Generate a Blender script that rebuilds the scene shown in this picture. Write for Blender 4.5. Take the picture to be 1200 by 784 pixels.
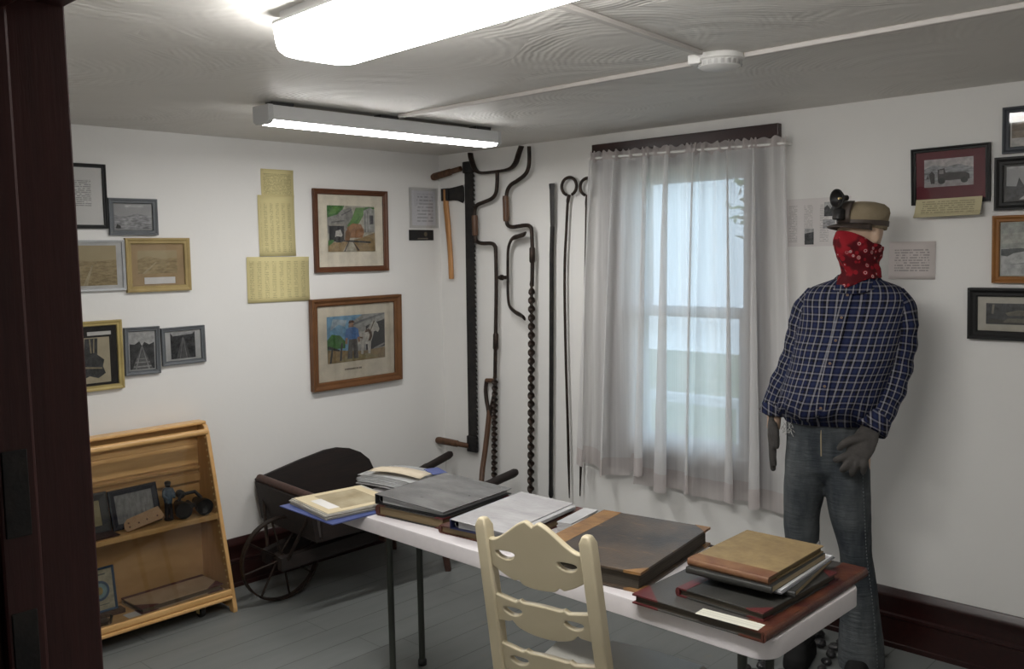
import bpy, bmesh, math, random
from math import sin, cos, pi, radians as R, sqrt, atan2
from mathutils import Vector, Matrix, noise as mnoise

random.seed(7)
for o in list(bpy.data.objects):
    bpy.data.objects.remove(o, do_unlink=True)
SC = bpy.context.scene
COL = SC.collection

# ------------------------------------------------------------------ camera, world, exposure
cam_data = bpy.data.cameras.new('camera')
cam_data.sensor_width = 36.0
cam_data.lens = 36.0 * 1074.3 / 1200.0
cam_data.clip_start = 0.02
cam = bpy.data.objects.new('camera', cam_data)
COL.objects.link(cam)
YAW, PITCH, ROLL = 0.76013, 0.08905, -0.01792
fwd = Vector((cos(YAW) * cos(PITCH), sin(YAW) * cos(PITCH), -sin(PITCH)))
rgt = fwd.cross(Vector((0, 0, 1))).normalized()
upv = rgt.cross(fwd)
r2 = rgt * cos(ROLL) + upv * sin(ROLL)
u2 = upv * cos(ROLL) - rgt * sin(ROLL)
m = Matrix((r2, u2, -fwd)).transposed().to_4x4()
m.translation = (-3.889, -4.302, 1.72)
cam.matrix_world = m
SC.camera = cam

SC.view_settings.view_transform = 'Standard'
SC.view_settings.look = 'None'
SC.view_settings.gamma = 1.0
SC.view_settings.use_curve_mapping = False
SC.view_settings.exposure = 0.0

LAMP_NEAR = 28.5       # emission of the big wraparound fixture
LAMP_FAR = 46.0         # emission of the narrow LED batten
SKY = 3.1

world = bpy.data.worlds.new('sky')
SC.world = world
world.use_nodes = True
wn = world.node_tree.nodes
wn['Background'].inputs['Color'].default_value = (0.66, 0.84, 1.0, 1)
wn['Background'].inputs['Strength'].default_value = SKY

try:
    cy = SC.cycles
    cy.use_denoising = True
    cy.max_bounces = 10
    cy.diffuse_bounces = 5
    cy.transparent_max_bounces = 24
    cy.sample_clamp_indirect = 6.0
    cy.caustics_reflective = False
    cy.caustics_refractive = False
except Exception:
    pass

# room, metres: corner of the two visible walls is the origin; room lies at x<0, y<0
CE = 2.33          # ceiling height
XL = -3.54         # room face of the doorway wall
YF = -5.0          # wall behind the camera's right
BASE_H = 0.258

# ------------------------------------------------------------------ materials
def _new(name):
    mt = bpy.data.materials.new(name)
    mt.use_nodes = True
    nt = mt.node_tree
    return mt, nt, nt.nodes['Principled BSDF']

def _c(c):
    return (c[0], c[1], c[2], 1.0)

def coords(nt, scale=(1, 1, 1), kind='Object'):
    tc = nt.nodes.new('ShaderNodeTexCoord')
    mp = nt.nodes.new('ShaderNodeMapping')
    mp.inputs['Scale'].default_value = scale
    nt.links.new(tc.outputs[kind], mp.inputs['Vector'])
    return mp.outputs['Vector']

def noise(nt, vec, scale, detail=3, rough=.55):
    n = nt.nodes.new('ShaderNodeTexNoise')
    n.inputs['Scale'].default_value = scale
    n.inputs['Detail'].default_value = detail
    n.inputs['Roughness'].default_value = rough
    nt.links.new(vec, n.inputs['Vector'])
    return n.outputs['Fac']

def mixc(nt, fac, a, b):
    mx = nt.nodes.new('ShaderNodeMix')
    mx.data_type = 'RGBA'
    for sock, val in (('Factor', fac), ('A', a), ('B', b)):
        s = [i for i in mx.inputs if i.name == sock and i.type in (('VALUE',) if sock == 'Factor' else ('RGBA',))][0]
        if hasattr(val, 'is_linked'):
            nt.links.new(val, s)
        elif sock == 'Factor':
            s.default_value = val
        else:
            s.default_value = _c(val)
    return [o for o in mx.outputs if o.type == 'RGBA'][0]

def mth(nt, op, a, b=None, c=None):
    n = nt.nodes.new('ShaderNodeMath')
    n.operation = op
    for i, v in enumerate((a, b, c)):
        if v is None:
            continue
        if hasattr(v, 'is_linked'):
            nt.links.new(v, n.inputs[i])
        else:
            n.inputs[i].default_value = v
    return n.outputs[0]

def ramp(nt, fac, stops, const=False):
    rp = nt.nodes.new('ShaderNodeValToRGB')
    cr = rp.color_ramp
    if const:
        cr.interpolation = 'CONSTANT'
    while len(cr.elements) < len(stops):
        cr.elements.new(0.5)
    for e, (p, c) in zip(cr.elements, stops):
        e.position = p
        e.color = _c(c) if not isinstance(c, (int, float)) else (c, c, c, 1)
    nt.links.new(fac, rp.inputs['Fac'])
    return rp.outputs['Color']

def bump(nt, bs, height, strength=.3, dist=.01):
    b = nt.nodes.new('ShaderNodeBump')
    b.inputs['Strength'].default_value = strength
    b.inputs['Distance'].default_value = dist
    nt.links.new(height, b.inputs['Height'])
    nt.links.new(b.outputs['Normal'], bs.inputs['Normal'])

def mat(name, col, rough=.6, metal=0.0, var=None, vscale=8, vstretch=(1, 1, 1), bmp=None, bscale=60, spec=.5):
    """principled with optional noise variation towards colour var and noise bump"""
    mt, nt, bs = _new(name)
    bs.inputs['Roughness'].default_value = rough
    bs.inputs['Metallic'].default_value = metal
    bs.inputs['Specular IOR Level'].default_value = spec
    bs.inputs['Base Color'].default_value = _c(col)
    if var:
        f = noise(nt, coords(nt, vstretch), vscale, 4)
        f = ramp(nt, f, [(.35, 0.0), (.68, 1.0)])
        nt.links.new(mixc(nt, f, col, var), bs.inputs['Base Color'])
    if bmp:
        bump(nt, bs, noise(nt, coords(nt, vstretch), bscale, 3), bmp)
    return mt

def wood(name, c1, c2, stretch=(1, 12, 12), scale=4, rough=.45, bmp=.08):
    mt, nt, bs = _new(name)
    v = coords(nt, stretch)
    f = noise(nt, v, scale, 5, .6)
    g = noise(nt, v, scale * 5, 3, .6)
    f = mth(nt, 'ADD', mth(nt, 'MULTIPLY', f, .75), mth(nt, 'MULTIPLY', g, .25))
    f = ramp(nt, f, [(.36, 0.0), (.62, 1.0)])
    nt.links.new(mixc(nt, f, c1, c2), bs.inputs['Base Color'])
    bs.inputs['Roughness'].default_value = rough
    bump(nt, bs, g, bmp)
    return mt

def emit(name, col, strength):
    mt, nt, bs = _new(name)
    bs.inputs['Base Color'].default_value = _c((.8, .8, .8))
    bs.inputs['Emission Color'].default_value = _c(col)
    bs.inputs['Emission Strength'].default_value = strength
    return mt

def clear(name, tint=(1, 1, 1), gloss=.08, rough=.02):
    """thin pane: mostly see-through, a little mirror"""
    mt, nt, bs = _new(name)
    out = [n for n in nt.nodes if n.type == 'OUTPUT_MATERIAL'][0]
    tr = nt.nodes.new('ShaderNodeBsdfTransparent')
    tr.inputs['Color'].default_value = _c(tint)
    gl = nt.nodes.new('ShaderNodeBsdfGlossy')
    gl.inputs['Roughness'].default_value = rough
    fr = nt.nodes.new('ShaderNodeFresnel')
    fr.inputs['IOR'].default_value = 1.45
    mx = nt.nodes.new('ShaderNodeMixShader')
    nt.links.new(mth(nt, 'MULTIPLY', fr.outputs[0], gloss * 12), mx.inputs[0])
    nt.links.new(tr.outputs[0], mx.inputs[1])
    nt.links.new(gl.outputs[0], mx.inputs[2])
    nt.links.new(mx.outputs[0], out.inputs['Surface'])
    return mt

def typed(name, paper, ink, pitch=.012, x0=-.08, x1=.08, z0=-.1, z1=.1, word=70, cols=0, amount=.8, var=None, off=(0, 0)):
    """sheet of small unreadable print: rows of ink words inside margins, in the sheet's own x-z plane"""
    mt, nt, bs = _new(name)
    bs.inputs['Roughness'].default_value = .75
    tc = nt.nodes.new('ShaderNodeTexCoord')
    sp = nt.nodes.new('ShaderNodeSeparateXYZ')
    nt.links.new(tc.outputs['Object'], sp.inputs[0])
    x, z = sp.outputs['X'], sp.outputs['Z']
    row = mth(nt, 'DIVIDE', mth(nt, 'ADD', z, 5.0 + off[1]), pitch)
    fr = mth(nt, 'FRACT', row)
    line = mth(nt, 'LESS_THAN', fr, .5)
    cb = nt.nodes.new('ShaderNodeCombineXYZ')
    nt.links.new(mth(nt, 'MULTIPLY', x, word), cb.inputs[0])
    nt.links.new(mth(nt, 'MULTIPLY', mth(nt, 'FLOOR', row), 3.7), cb.inputs[1])
    nz = nt.nodes.new('ShaderNodeTexNoise')
    nz.inputs['Scale'].default_value = 1.0
    nz.inputs['Detail'].default_value = 2
    nt.links.new(cb.outputs[0], nz.inputs['Vector'])
    words = mth(nt, 'GREATER_THAN', nz.outputs['Fac'], .44)
    k = mth(nt, 'MULTIPLY', line, words)
    for v, lo, hi in ((x, x0, x1), (z, z0, z1)):
        k = mth(nt, 'MULTIPLY', k, mth(nt, 'GREATER_THAN', v, lo))
        k = mth(nt, 'MULTIPLY', k, mth(nt, 'LESS_THAN', v, hi))
    if cols:
        k = mth(nt, 'MULTIPLY', k, mth(nt, 'LESS_THAN', mth(nt, 'FRACT', mth(nt, 'DIVIDE', mth(nt, 'ADD', x, 4), cols)), .55))
    k = mth(nt, 'MULTIPLY', k, amount)
    base = paper
    if var:
        base = mixc(nt, noise(nt, coords(nt), 9, 3), paper, var)
    nt.links.new(mixc(nt, k, base, ink), bs.inputs['Base Color'])
    return mt

M = {}
# white plaster walls, faint mottling
def plaster():
    mt, nt, bs = _new('white_wall_paint')
    v = coords(nt)
    f = noise(nt, v, 2.2, 4)
    nt.links.new(mixc(nt, f, (.70, .69, .67), (.755, .745, .725)), bs.inputs['Base Color'])
    bs.inputs['Roughness'].default_value = .7
    bump(nt, bs, noise(nt, v, 35, 4), .06, .01)
    return mt
M['wall'] = plaster()

def swirl_ceiling():
    """hand-swirled fan plaster: rings around scattered centres, broken into strokes"""
    mt, nt, bs = _new('swirled_plaster')
    v = coords(nt)
    heights = []
    for sc_, freq, shift in ((1.5, 1.0, 0.0), (1.15, .85, 3.3)):
        mp = nt.nodes.new('ShaderNodeMapping')
        mp.inputs['Location'].default_value = (shift, shift * .7, 0)
        mp.inputs['Scale'].default_value = (1, 1, 0)
        nt.links.new(v, mp.inputs['Vector'])
        vo = nt.nodes.new('ShaderNodeTexVoronoi')
        vo.feature = 'F1'
        vo.inputs['Scale'].default_value = sc_
        nt.links.new(mp.outputs[0], vo.inputs['Vector'])
        wob = noise(nt, mp.outputs[0], 5, 2)
        d = mth(nt, 'ADD', vo.outputs['Distance'], mth(nt, 'MULTIPLY', wob, .07))
        ring = mth(nt, 'ADD', mth(nt, 'MULTIPLY', mth(nt, 'SINE', mth(nt, 'MULTIPLY', d, 330.0 * freq / sc_)), .55), mth(nt, 'MULTIPLY', mth(nt, 'SINE', mth(nt, 'MULTIPLY', d, 62.0 * freq / sc_)), 1.6))
        patch = ramp(nt, noise(nt, mp.outputs[0], 2.3, 2), [(.44, 0.0), (.62, 1.0)])
        heights.append(mth(nt, 'MULTIPLY', mth(nt, 'MULTIPLY', ring, patch), .5))
    lumps = noise(nt, v, 4, 4)
    h = mth(nt, 'ADD', mth(nt, 'ADD', heights[0], heights[1]), mth(nt, 'MULTIPLY', lumps, 2.2))
    bump(nt, bs, h, .42, .0040)
    f = noise(nt, v, 1.6, 4)
    nt.links.new(mixc(nt, f, (.60, .575, .54), (.70, .68, .645)), bs.inputs['Base Color'])
    bs.inputs['Roughness'].default_value = .55
    return mt
M['ceiling'] = swirl_ceiling()

def painted_boards():
    mt, nt, bs = _new('grey_painted_floorboards')
    tc = nt.nodes.new('ShaderNodeTexCoord')
    sp = nt.nodes.new('ShaderNodeSeparateXYZ')
    nt.links.new(tc.outputs['Object'], sp.inputs[0])
    row = mth(nt, 'DIVIDE', mth(nt, 'ADD', sp.outputs['Y'], 20.0), .168)
    fr = mth(nt, 'FRACT', row)
    seam = mth(nt, 'LESS_THAN', fr, .028)
    rowi = mth(nt, 'FLOOR', row)
    wn_ = nt.nodes.new('ShaderNodeTexWhiteNoise')
    wn_.noise_dimensions = '1D'
    nt.links.new(rowi, wn_.inputs['W'])
    xr = mth(nt, 'ADD', sp.outputs['X'], mth(nt, 'MULTIPLY', wn_.outputs['Value'], 2.4))
    butt = mth(nt, 'LESS_THAN', mth(nt, 'FRACT', mth(nt, 'DIVIDE', mth(nt, 'ADD', xr, 30), 2.4)), .0016)
    vis = ramp(nt, noise(nt, coords(nt, (1, 9, 1)), 1.1, 2), [(.34, .18), (.62, 1.0)])
    seam = mth(nt, 'MULTIPLY', seam, vis)
    dark = mth(nt, 'MAXIMUM', seam, mth(nt, 'MULTIPLY', butt, .6))
    v = coords(nt, (1, 5, 1))
    n1 = noise(nt, v, 3, 5, .6)
    base = mixc(nt, n1, (.138, .148, .145), (.195, .203, .196))
    worn = ramp(nt, noise(nt, coords(nt, (1, 2, 1)), 5.5, 5, .62), [(.66, 0.0), (.78, .6)])
    base = mixc(nt, worn, base, (.23, .19, .14))
    nt.links.new(mixc(nt, mth(nt, 'MULTIPLY', dark, .85), base, (.03, .03, .03)), bs.inputs['Base Color'])
    bs.inputs['Roughness'].default_value = .42
    hh = mth(nt, 'SUBTRACT', mth(nt, 'MULTIPLY', n1, .25), seam)
    bump(nt, bs, hh, .35, .006)
    return mt
M['floor'] = painted_boards()

M['trim'] = wood('dark_varnished_wood', (.014, .0030, .0025), (.026, .006, .005), (1, 14, 14), 3, .33, .05)
M['trimv'] = wood('dark_varnished_jamb', (.040, .0055, .0045), (.062, .010, .008), (14, 14, 1), 3, .6, .05)
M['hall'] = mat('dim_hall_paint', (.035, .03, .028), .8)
M['white_vinyl'] = mat('white_vinyl', (.78, .80, .82), .4)
M['glass'] = clear('window_glass', (.97, .99, 1.0))
M['picture_glass'] = clear('picture_glass', (.97, .97, .97), .05, .03)
M['case_glass'] = clear('case_acrylic', (.93, .93, .92), .07, .015)
M['lamp_white'] = mat('white_enamel_housing', (.62, .62, .62), .4)
M['lamp_end'] = mat('grey_plastic_end_cap', (.50, .50, .50), .5)
M['lamp_near'] = emit('lit_wraparound_diffuser', (1.0, .985, .955), LAMP_NEAR)
M['lamp_far'] = emit('lit_led_diffuser', (1.0, .985, .965), LAMP_FAR)
M['white_plastic'] = mat('white_plastic', (.72, .71, .69), .45)
M['raceway'] = mat('painted_raceway', (.50, .47, .445), .5)
M['dark_gap'] = mat('gap_shade_bracket', (.05, .05, .05), .6)  # shade of the gap above the batten is put into the bracket colour
M['paper'] = mat('white_paper', (.72, .70, .68), .8, var=(.66, .64, .61))
M['cream_mat'] = mat('cream_mount', (.66, .58, .44), .8, var=(.60, .52, .39))
M['iron'] = mat('old_dark_iron', (.018, .014, .012), .5, .6, var=(.045, .028, .02), vscale=30, bmp=.25, bscale=80)
M['iron_b'] = mat('blackened_steel', (.012, .012, .013), .5, .5, var=(.03, .026, .024), vscale=25, bmp=.15)
M['old_wood'] = wood('worn_brown_handle', (.05, .022, .010), (.11, .05, .022), (10, 10, 1), 6, .5)
M['axe_wood'] = wood('orange_brown_handle', (.36, .165, .055), (.48, .24, .085), (16, 16, 1), 5, .5)
M['barrow'] = wood('dark_barrow_boards', (.007, .005, .0045), (.018, .010, .008), (1, 10, 10), 4, .65, .12)
M['barrow_red'] = wood('reddish_barrow_rail', (.035, .014, .010), (.07, .03, .02), (1, 10, 10), 4, .6, .12)
M['maple'] = wood('honey_maple', (.56, .32, .115), (.70, .43, .18), (1, 9, 9), 3.2, .35, .03)
M['maple_v'] = wood('honey_maple_panel', (.50, .285, .10), (.62, .37, .15), (9, 9, 1), 3.2, .38, .03)
M['maple_ply'] = wood('maple_plywood', (.47, .275, .105), (.60, .37, .16), (1.2, 1, 3), 2.6, .4, .03)
M['hole'] = mat('brass_shelf_socket', (.74, .57, .27), .35)
M['table_top'] = mat('white_granite_plastic', (.64, .605, .615), .45, var=(.60, .565, .575), vscale=20, bmp=.05, bscale=300)
M['table_leg'] = mat('olive_grey_steel', (.045, .050, .042), .4, .3)
M['black_plastic'] = mat('black_plastic', (.012, .012, .013), .45)
M['chair_paint'] = mat('cream_chair_paint', (.51, .445, .31), .4, var=(.47, .405, .275), vscale=5, bmp=.04, bscale=40)
M['chair_seat'] = mat('window_sheen_seat_paint', (.45, .44, .40), .28, var=(.38, .37, .335), vscale=6)  # grey of the window's reflection on the seat is put into this colour

# ------------------------------------------------------------------ mesh builder
class MB:
    def __init__(self):
        self.v, self.f, self.mi, self.uv = [], [], [], []
    def add(self, vs, fs, mi=0, uvs=None):
        b = len(self.v)
        self.v += [tuple(p) for p in vs]
        self.f += [tuple(b + i for i in f) for f in fs]
        self.mi += [mi] * len(fs)
        self.uv += list(uvs) if uvs else [(0, 0)] * len(vs)
        return self
    def box(self, x0, x1, y0, y1, z0, z1, mi=0, T=None):
        vs = [Vector((x, y, z)) for z in (z0, z1) for y in (y0, y1) for x in (x0, x1)]
        if T is not None:
            vs = [T @ p for p in vs]
        return self.add(vs, [(0, 2, 3, 1), (4, 5, 7, 6), (0, 1, 5, 4), (2, 6, 7, 3), (0, 4, 6, 2), (1, 3, 7, 5)], mi)
    def prism(self, pts, y0, y1, mi=0, axis='y', T=None):
        """outline of (a, b) points extruded along axis: y -> (a, y, b); x -> (x, a, b); z -> (a, b, z)"""
        n = len(pts)
        mk = {'y': lambda a, b, t: Vector((a, t, b)), 'x': lambda a, b, t: Vector((t, a, b)), 'z': lambda a, b, t: Vector((a, b, t))}[axis]
        vs = [mk(a, b, y0) for a, b in pts] + [mk(a, b, y1) for a, b in pts]
        if T is not None:
            vs = [T @ p for p in vs]
        fs = [tuple(range(n)), tuple(range(2 * n - 1, n - 1, -1))]
        fs += [(i, i + n, (i + 1) % n + n, (i + 1) % n) for i in range(n)]
        return self.add(vs, fs, mi)
    def rings(self, rs, cap=True, closed=True, mi=0, uvs=None):
        n = len(rs[0])
        vs = [p for r in rs for p in r]
        fs = []
        for k in range(len(rs) - 1):
            for i in range(n if closed else n - 1):
                j = (i + 1) % n
                fs.append((k * n + i, k * n + j, (k + 1) * n + j, (k + 1) * n + i))
        if cap:
            fs.append(tuple(range(n - 1, -1, -1)))
            fs.append(tuple((len(rs) - 1) * n + i for i in range(n)))
        return self.add(vs, fs, mi, uvs)
    def tube(self, path, r, n=10, flat=1.0, mi=0, up=None, cap=True):
        """swept round (or flattened) section; r a number or one radius per point"""
        P = [Vector(p) for p in path]
        rad = r if isinstance(r, (list, tuple)) else [r] * len(P)
        T0 = (P[1] - P[0]).normalized()
        N = Vector(up) if up else (Vector((0, 0, 1)) if abs(T0.z) < .9 else Vector((1, 0, 0)))
        rs = []
        for i, p in enumerate(P):
            t = (P[min(i + 1, len(P) - 1)] - P[max(i - 1, 0)]).normalized()
            N = (N - t * N.dot(t)).normalized()
            B = t.cross(N)
            rs.append([p + (N * cos(a) * flat + B * sin(a)) * rad[i] for a in [2 * pi * k / n for k in range(n)]])
        return self.rings(rs, cap, True, mi)
    def cyl(self, p0, p1, r0, r1=None, n=14, mi=0):
        return self.tube([p0, p1], [r0, r0 if r1 is None else r1], n, 1.0, mi)
    def lathe(self, prof, n=24, T=None, mi=0):
        """profile of (radius, z) pairs"""
        T = T or Matrix.Identity(4)
        rs = [[T @ Vector((max(r, 1e-4) * cos(2 * pi * k / n), max(r, 1e-4) * sin(2 * pi * k / n), z)) for k in range(n)] for r, z in prof]
        return self.rings(rs, True, True, mi)
    def ball(self, c, r, n=12, mi=0, T=None):
        rx, ry, rz = r if isinstance(r, (tuple, list)) else (r, r, r)
        c = Vector(c)
        rs = []
        for j in range(1, n):
            th = pi * j / n
            ring = []
            for k in range(n * 2):
                ph = pi * k / n
                p = Vector((rx * sin(th) * cos(ph), ry * sin(th) * sin(ph), -rz * cos(th)))
                ring.append(c + (T @ p if T is not None else p))
            rs.append(ring)
        return self.rings(rs, True, True, mi)
    def build(self, name, mats, parent=None, smooth=False, bevel=0, subsurf=0, remesh=0, smoothit=0, solid=0, angle=40):
        me = bpy.data.meshes.new(name)
        me.from_pydata(self.v, [], self.f)
        if any(u != (0, 0) for u in self.uv):
            ul = me.uv_layers.new(name='UVMap')
            for lp in me.loops:
                ul.data[lp.index].uv = self.uv[lp.vertex_index]
        for mt in (mats if isinstance(mats, (list, tuple)) else [mats]):
            me.materials.append(mt)
        for p, i in zip(me.polygons, self.mi):
            p.material_index = i
        me.update()
        bm = bmesh.new()
        bm.from_mesh(me)
        bmesh.ops.recalc_face_normals(bm, faces=bm.faces)
        bm.to_mesh(me)
        bm.free()
        if smooth:
            for p in me.polygons:
                p.use_smooth = True
            me.set_sharp_from_angle(angle=R(angle))
        o = bpy.data.objects.new(name, me)
        COL.objects.link(o)
        if parent:
            o.parent = parent
        if remesh:
            md = o.modifiers.new('remesh', 'REMESH')
            md.mode = 'VOXEL'
            md.voxel_size = remesh
            md.use_smooth_shade = True
        if smoothit:
            md = o.modifiers.new('smooth', 'SMOOTH')
            md.factor = .5
            md.iterations = smoothit
        if solid:
            md = o.modifiers.new('solid', 'SOLIDIFY')
            md.thickness = solid
            md.offset = 0
        if bevel:
            md = o.modifiers.new('bevel', 'BEVEL')
            md.width = bevel
            md.segments = 2
            md.limit_method = 'ANGLE'
        if subsurf:
            md = o.modifiers.new('subsurf', 'SUBSURF')
            md.levels = subsurf
            md.render_levels = subsurf
        return o

def tag(o, label=None, cat=None, group=None, kind=None):
    if label: o['label'] = label
    if cat: o['category'] = cat
    if group: o['group'] = group
    if kind: o['kind'] = kind
    return o

def thing(name, label, cat, loc=(0, 0, 0), rz=0.0, group=None, rot=None):
    o = bpy.data.objects.new(name, None)
    o.empty_display_size = .05
    COL.objects.link(o)
    o.location = loc
    o.rotation_euler = rot if rot else (0, 0, rz)
    return tag(o, label, cat, group)

def struct(o):
    o['kind'] = 'structure'
    return o

def cutout(name, outer, holes, depth, mt, parent=None, bevel=.003, T=None, smooth=True):
    """flat board with holes: outline in x-z, centred thickness along y"""
    cu = bpy.data.curves.new(name, 'CURVE')
    cu.dimensions = '2D'
    cu.fill_mode = 'BOTH'
    cu.extrude = depth / 2 - bevel
    cu.bevel_depth = bevel
    cu.bevel_resolution = 2
    cu.offset = -bevel
    for pts in [outer] + holes:
        sp = cu.splines.new('POLY')
        sp.points.add(len(pts) - 1)
        for q, (a, b) in zip(sp.points, pts):
            q.co = (a, b, 0, 1)
        sp.use_cyclic_u = True
    tmp = bpy.data.objects.new('tmp', cu)
    COL.objects.link(tmp)
    bpy.context.view_layer.update()
    me = bpy.data.meshes.new_from_object(tmp)
    bpy.data.objects.remove(tmp)
    bpy.data.curves.remove(cu)
    me.name = name
    X = Matrix(((1, 0, 0, 0), (0, 0, -1, 0), (0, 1, 0, 0), (0, 0, 0, 1)))
    me.transform((T or Matrix.Identity(4)) @ X)
    me.materials.clear()
    me.materials.append(mt)
    if smooth:
        for p in me.polygons:
            p.use_smooth = True
        me.set_sharp_from_angle(angle=R(35))
    o = bpy.data.objects.new(name, me)
    COL.objects.link(o)
    if parent:
        o.parent = parent
    return o

RB = -pi / 2       # rotation that puts a wall thing on the window wall: its x runs right along that wall, -y into the room
def on_back(x, z, d=0.0):
    return (x, -d, z)
def on_right(u, z, d=0.0):
    return (-d, -u, z)

# ------------------------------------------------------------------ room shell
WX0, WX1, WZ0, WZ1 = 1.44, 2.15, .70, 2.14            # window opening along the right wall
b = MB(); b.box(XL - .16, .16, .0, .16, -.1, CE + .1); struct(b.build('wall_back', M['wall']))
b = MB()
b.box(0, .16, YF, -WX1, -.1, CE + .1); b.box(0, .16, -WX0, .0, -.1, CE + .1)
b.box(0, .16, -WX1, -WX0, -.1, WZ0); b.box(0, .16, -WX1, -WX0, WZ1, CE + .1)
struct(b.build('wall_right', M['wall']))
DY0, DY1, DZ = -4.30, -3.40, 1.955                     # doorway in the left wall
b = MB()
b.box(XL - .13, XL, YF, DY0 - .02, -.1, CE + .1); b.box(XL - .13, XL, DY1 + .02, 0, -.1, CE + .1)
b.box(XL - .13, XL, DY0 - .02, DY1 + .02, DZ + .02, CE + .1)
struct(b.build('wall_left', M['wall']))
b = MB(); b.box(XL - .16, .16, YF - .16, YF, -.1, CE + .1); struct(b.build('wall_front', M['wall']))
b = MB(); b.box(XL - .13, .16, YF - .16, .16, -.1, 0); struct(b.build('floor', M['floor']))
b = MB(); b.box(XL - .13, .16, YF - .16, .16, CE, CE + .1); struct(b.build('ceiling', M['ceiling']))

# dim hall the picture is taken from
HX, HY0, HY1 = -5.4, -5.4, -2.6
b = MB(); b.box(HX - .1, XL - .13, HY0, HY1, -.1, 0); struct(b.build('floor_hall', M['floor']))
b = MB(); b.box(HX - .1, XL - .13, HY0, HY1, CE, CE + .1); struct(b.build('ceiling_hall', M['hall']))
b = MB(); b.box(HX - .1, HX, HY0, HY1, 0, CE); struct(b.build('wall_hall_left', M['hall']))
b = MB(); b.box(HX, XL - .13, HY0 - .1, HY0, 0, CE); struct(b.build('wall_hall_front', M['hall']))
b = MB(); b.box(HX, XL - .13, HY1, HY1 + .1, 0, CE); struct(b.build('wall_hall_back', M['hall']))

# door frame: jambs, head, hall-side casing, stop, strike plates
door = struct(bpy.data.objects.new('door_1', None)); COL.objects.link(door)
b = MB()
b.box(XL - .135, XL + .004, DY1, DY1 + .02, 0, DZ + .02)
b.box(XL - .135, XL + .004, DY0 - .02, DY0, 0, DZ + .02)
b.build('jamb', M['trimv'], door, bevel=.002)
b = MB(); b.box(XL - .135, XL + .004, DY0 - .02, DY1 + .02, DZ, DZ + .02); b.build('door_head', M['trimv'], door, bevel=.002)
b = MB()
b.box(XL - .085, XL - .05, DY1 - .012, DY1, 0, DZ); b.box(XL - .085, XL - .05, DY0, DY0 + .012, 0, DZ)
b.box(XL - .085, XL - .05, DY0, DY1, DZ - .012, DZ)
b.build('door_stop', M['trimv'], door, bevel=.003)
b = MB()
for x0, x1 in ((XL - .155, XL - .13),):
    b.box(x0, x1, DY1 + .005, DY1 + .125, 0, DZ + .13); b.box(x0, x1, DY0 - .125, DY0 - .005, 0, DZ + .13)
    b.box(x0, x1, DY0 - .005, DY1 + .005, DZ + .005, DZ + .13)
b.build('casing', M['trimv'], door, bevel=.004)
b = MB()
for z0, z1 in ((1.47, 1.55), (1.34, 1.40), (1.24, 1.285)):
    b.box(XL - .080, XL - .058, DY1 - .0135, DY1 - .011, z0, z1)
b.build('strike_plate', M['iron_b'], door, bevel=.001)

# baseboards with a moulded cap and a bead half-way
def base_profile():
    return [(0, 0), (.024, 0), (.024, .02), (.019, .024), (.019, .128), (.026, .134), (.026, .146), (.017, .152), (.017, .212),
            (.022, .218), (.022, .228), (.016, .236), (.012, .25), (.006, BASE_H), (0, BASE_H)]
b = MB(); b.prism([(-a, z) for a, z in base_profile()], XL, 0, axis='x'); struct(b.build('baseboard_back', M['trim'], smooth=True))
b = MB(); b.prism([(-a, z) for a, z in base_profile()], YF, -.026, axis='y'); struct(b.build('baseboard_right', M['trim'], smooth=True))
b = MB(); b.prism([(XL + a, z) for a, z in base_profile()], DY1 + .13, -.026, axis='y'); struct(b.build('baseboard_left', M['trim'], smooth=True))

# ------------------------------------------------------------------ window (local frame of the right wall: x right, z up, -y into the room)
win = struct(bpy.data.objects.new('window_1', None)); COL.objects.link(win); win.rotation_euler = (0, 0, RB)
b = MB()
b.box(WX0 - .13, WX0, -.022, 0, WZ0 - .05, WZ1); b.box(WX1, WX1 + .13, -.022, 0, WZ0 - .05, WZ1)
b.box(WX0 - .20, WX1 + .155, -.034, 0, WZ1, WZ1 + .138)
b.box(WX0 - .15, WX1 + .15, -.018, 0, WZ0 - .14, WZ0 - .05)
b.build('casing', M['trim'], win, bevel=.004)
b = MB(); b.box(WX0 - .15, WX1 + .15, -.034, .06, WZ0 - .05, WZ0 - .02); b.build('window_sill', M['trim'], win, bevel=.006)
b = MB()
t = .035
b.box(WX0, WX0 + t, .0, .15, WZ0 - .02, WZ1); b.box(WX1 - t, WX1, .0, .15, WZ0 - .02, WZ1)
b.box(WX0, WX1, .0, .15, WZ1 - t, WZ1); b.box(WX0, WX1, .0, .15, WZ0 - .02, WZ0 + .02)
b.build('window_frame', M['white_vinyl'], win, bevel=.003)
def sash(y, z0, z1):
    s = .048
    f = MB()
    f.box(WX0 + t, WX0 + t + s, y, y + .035, z0, z1); f.box(WX1 - t - s, WX1 - t, y, y + .035, z0, z1)
    f.box(WX0 + t, WX1 - t, y, y + .035, z1 - s, z1); f.box(WX0 + t, WX1 - t, y, y + .035, z0, z0 + s)
    fo = f.build('sash', M['white_vinyl'], win, bevel=.004)
    g = MB(); g.box(WX0 + t + s - .004, WX1 - t - s + .004, y + .015, y + .019, z0 + s - .004, z1 - s + .004)
    g.build('pane', M['glass'], fo)
sash(.045, WZ0 + .02, 1.43)
sash(.09, 1.385, WZ1 - t)

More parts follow.
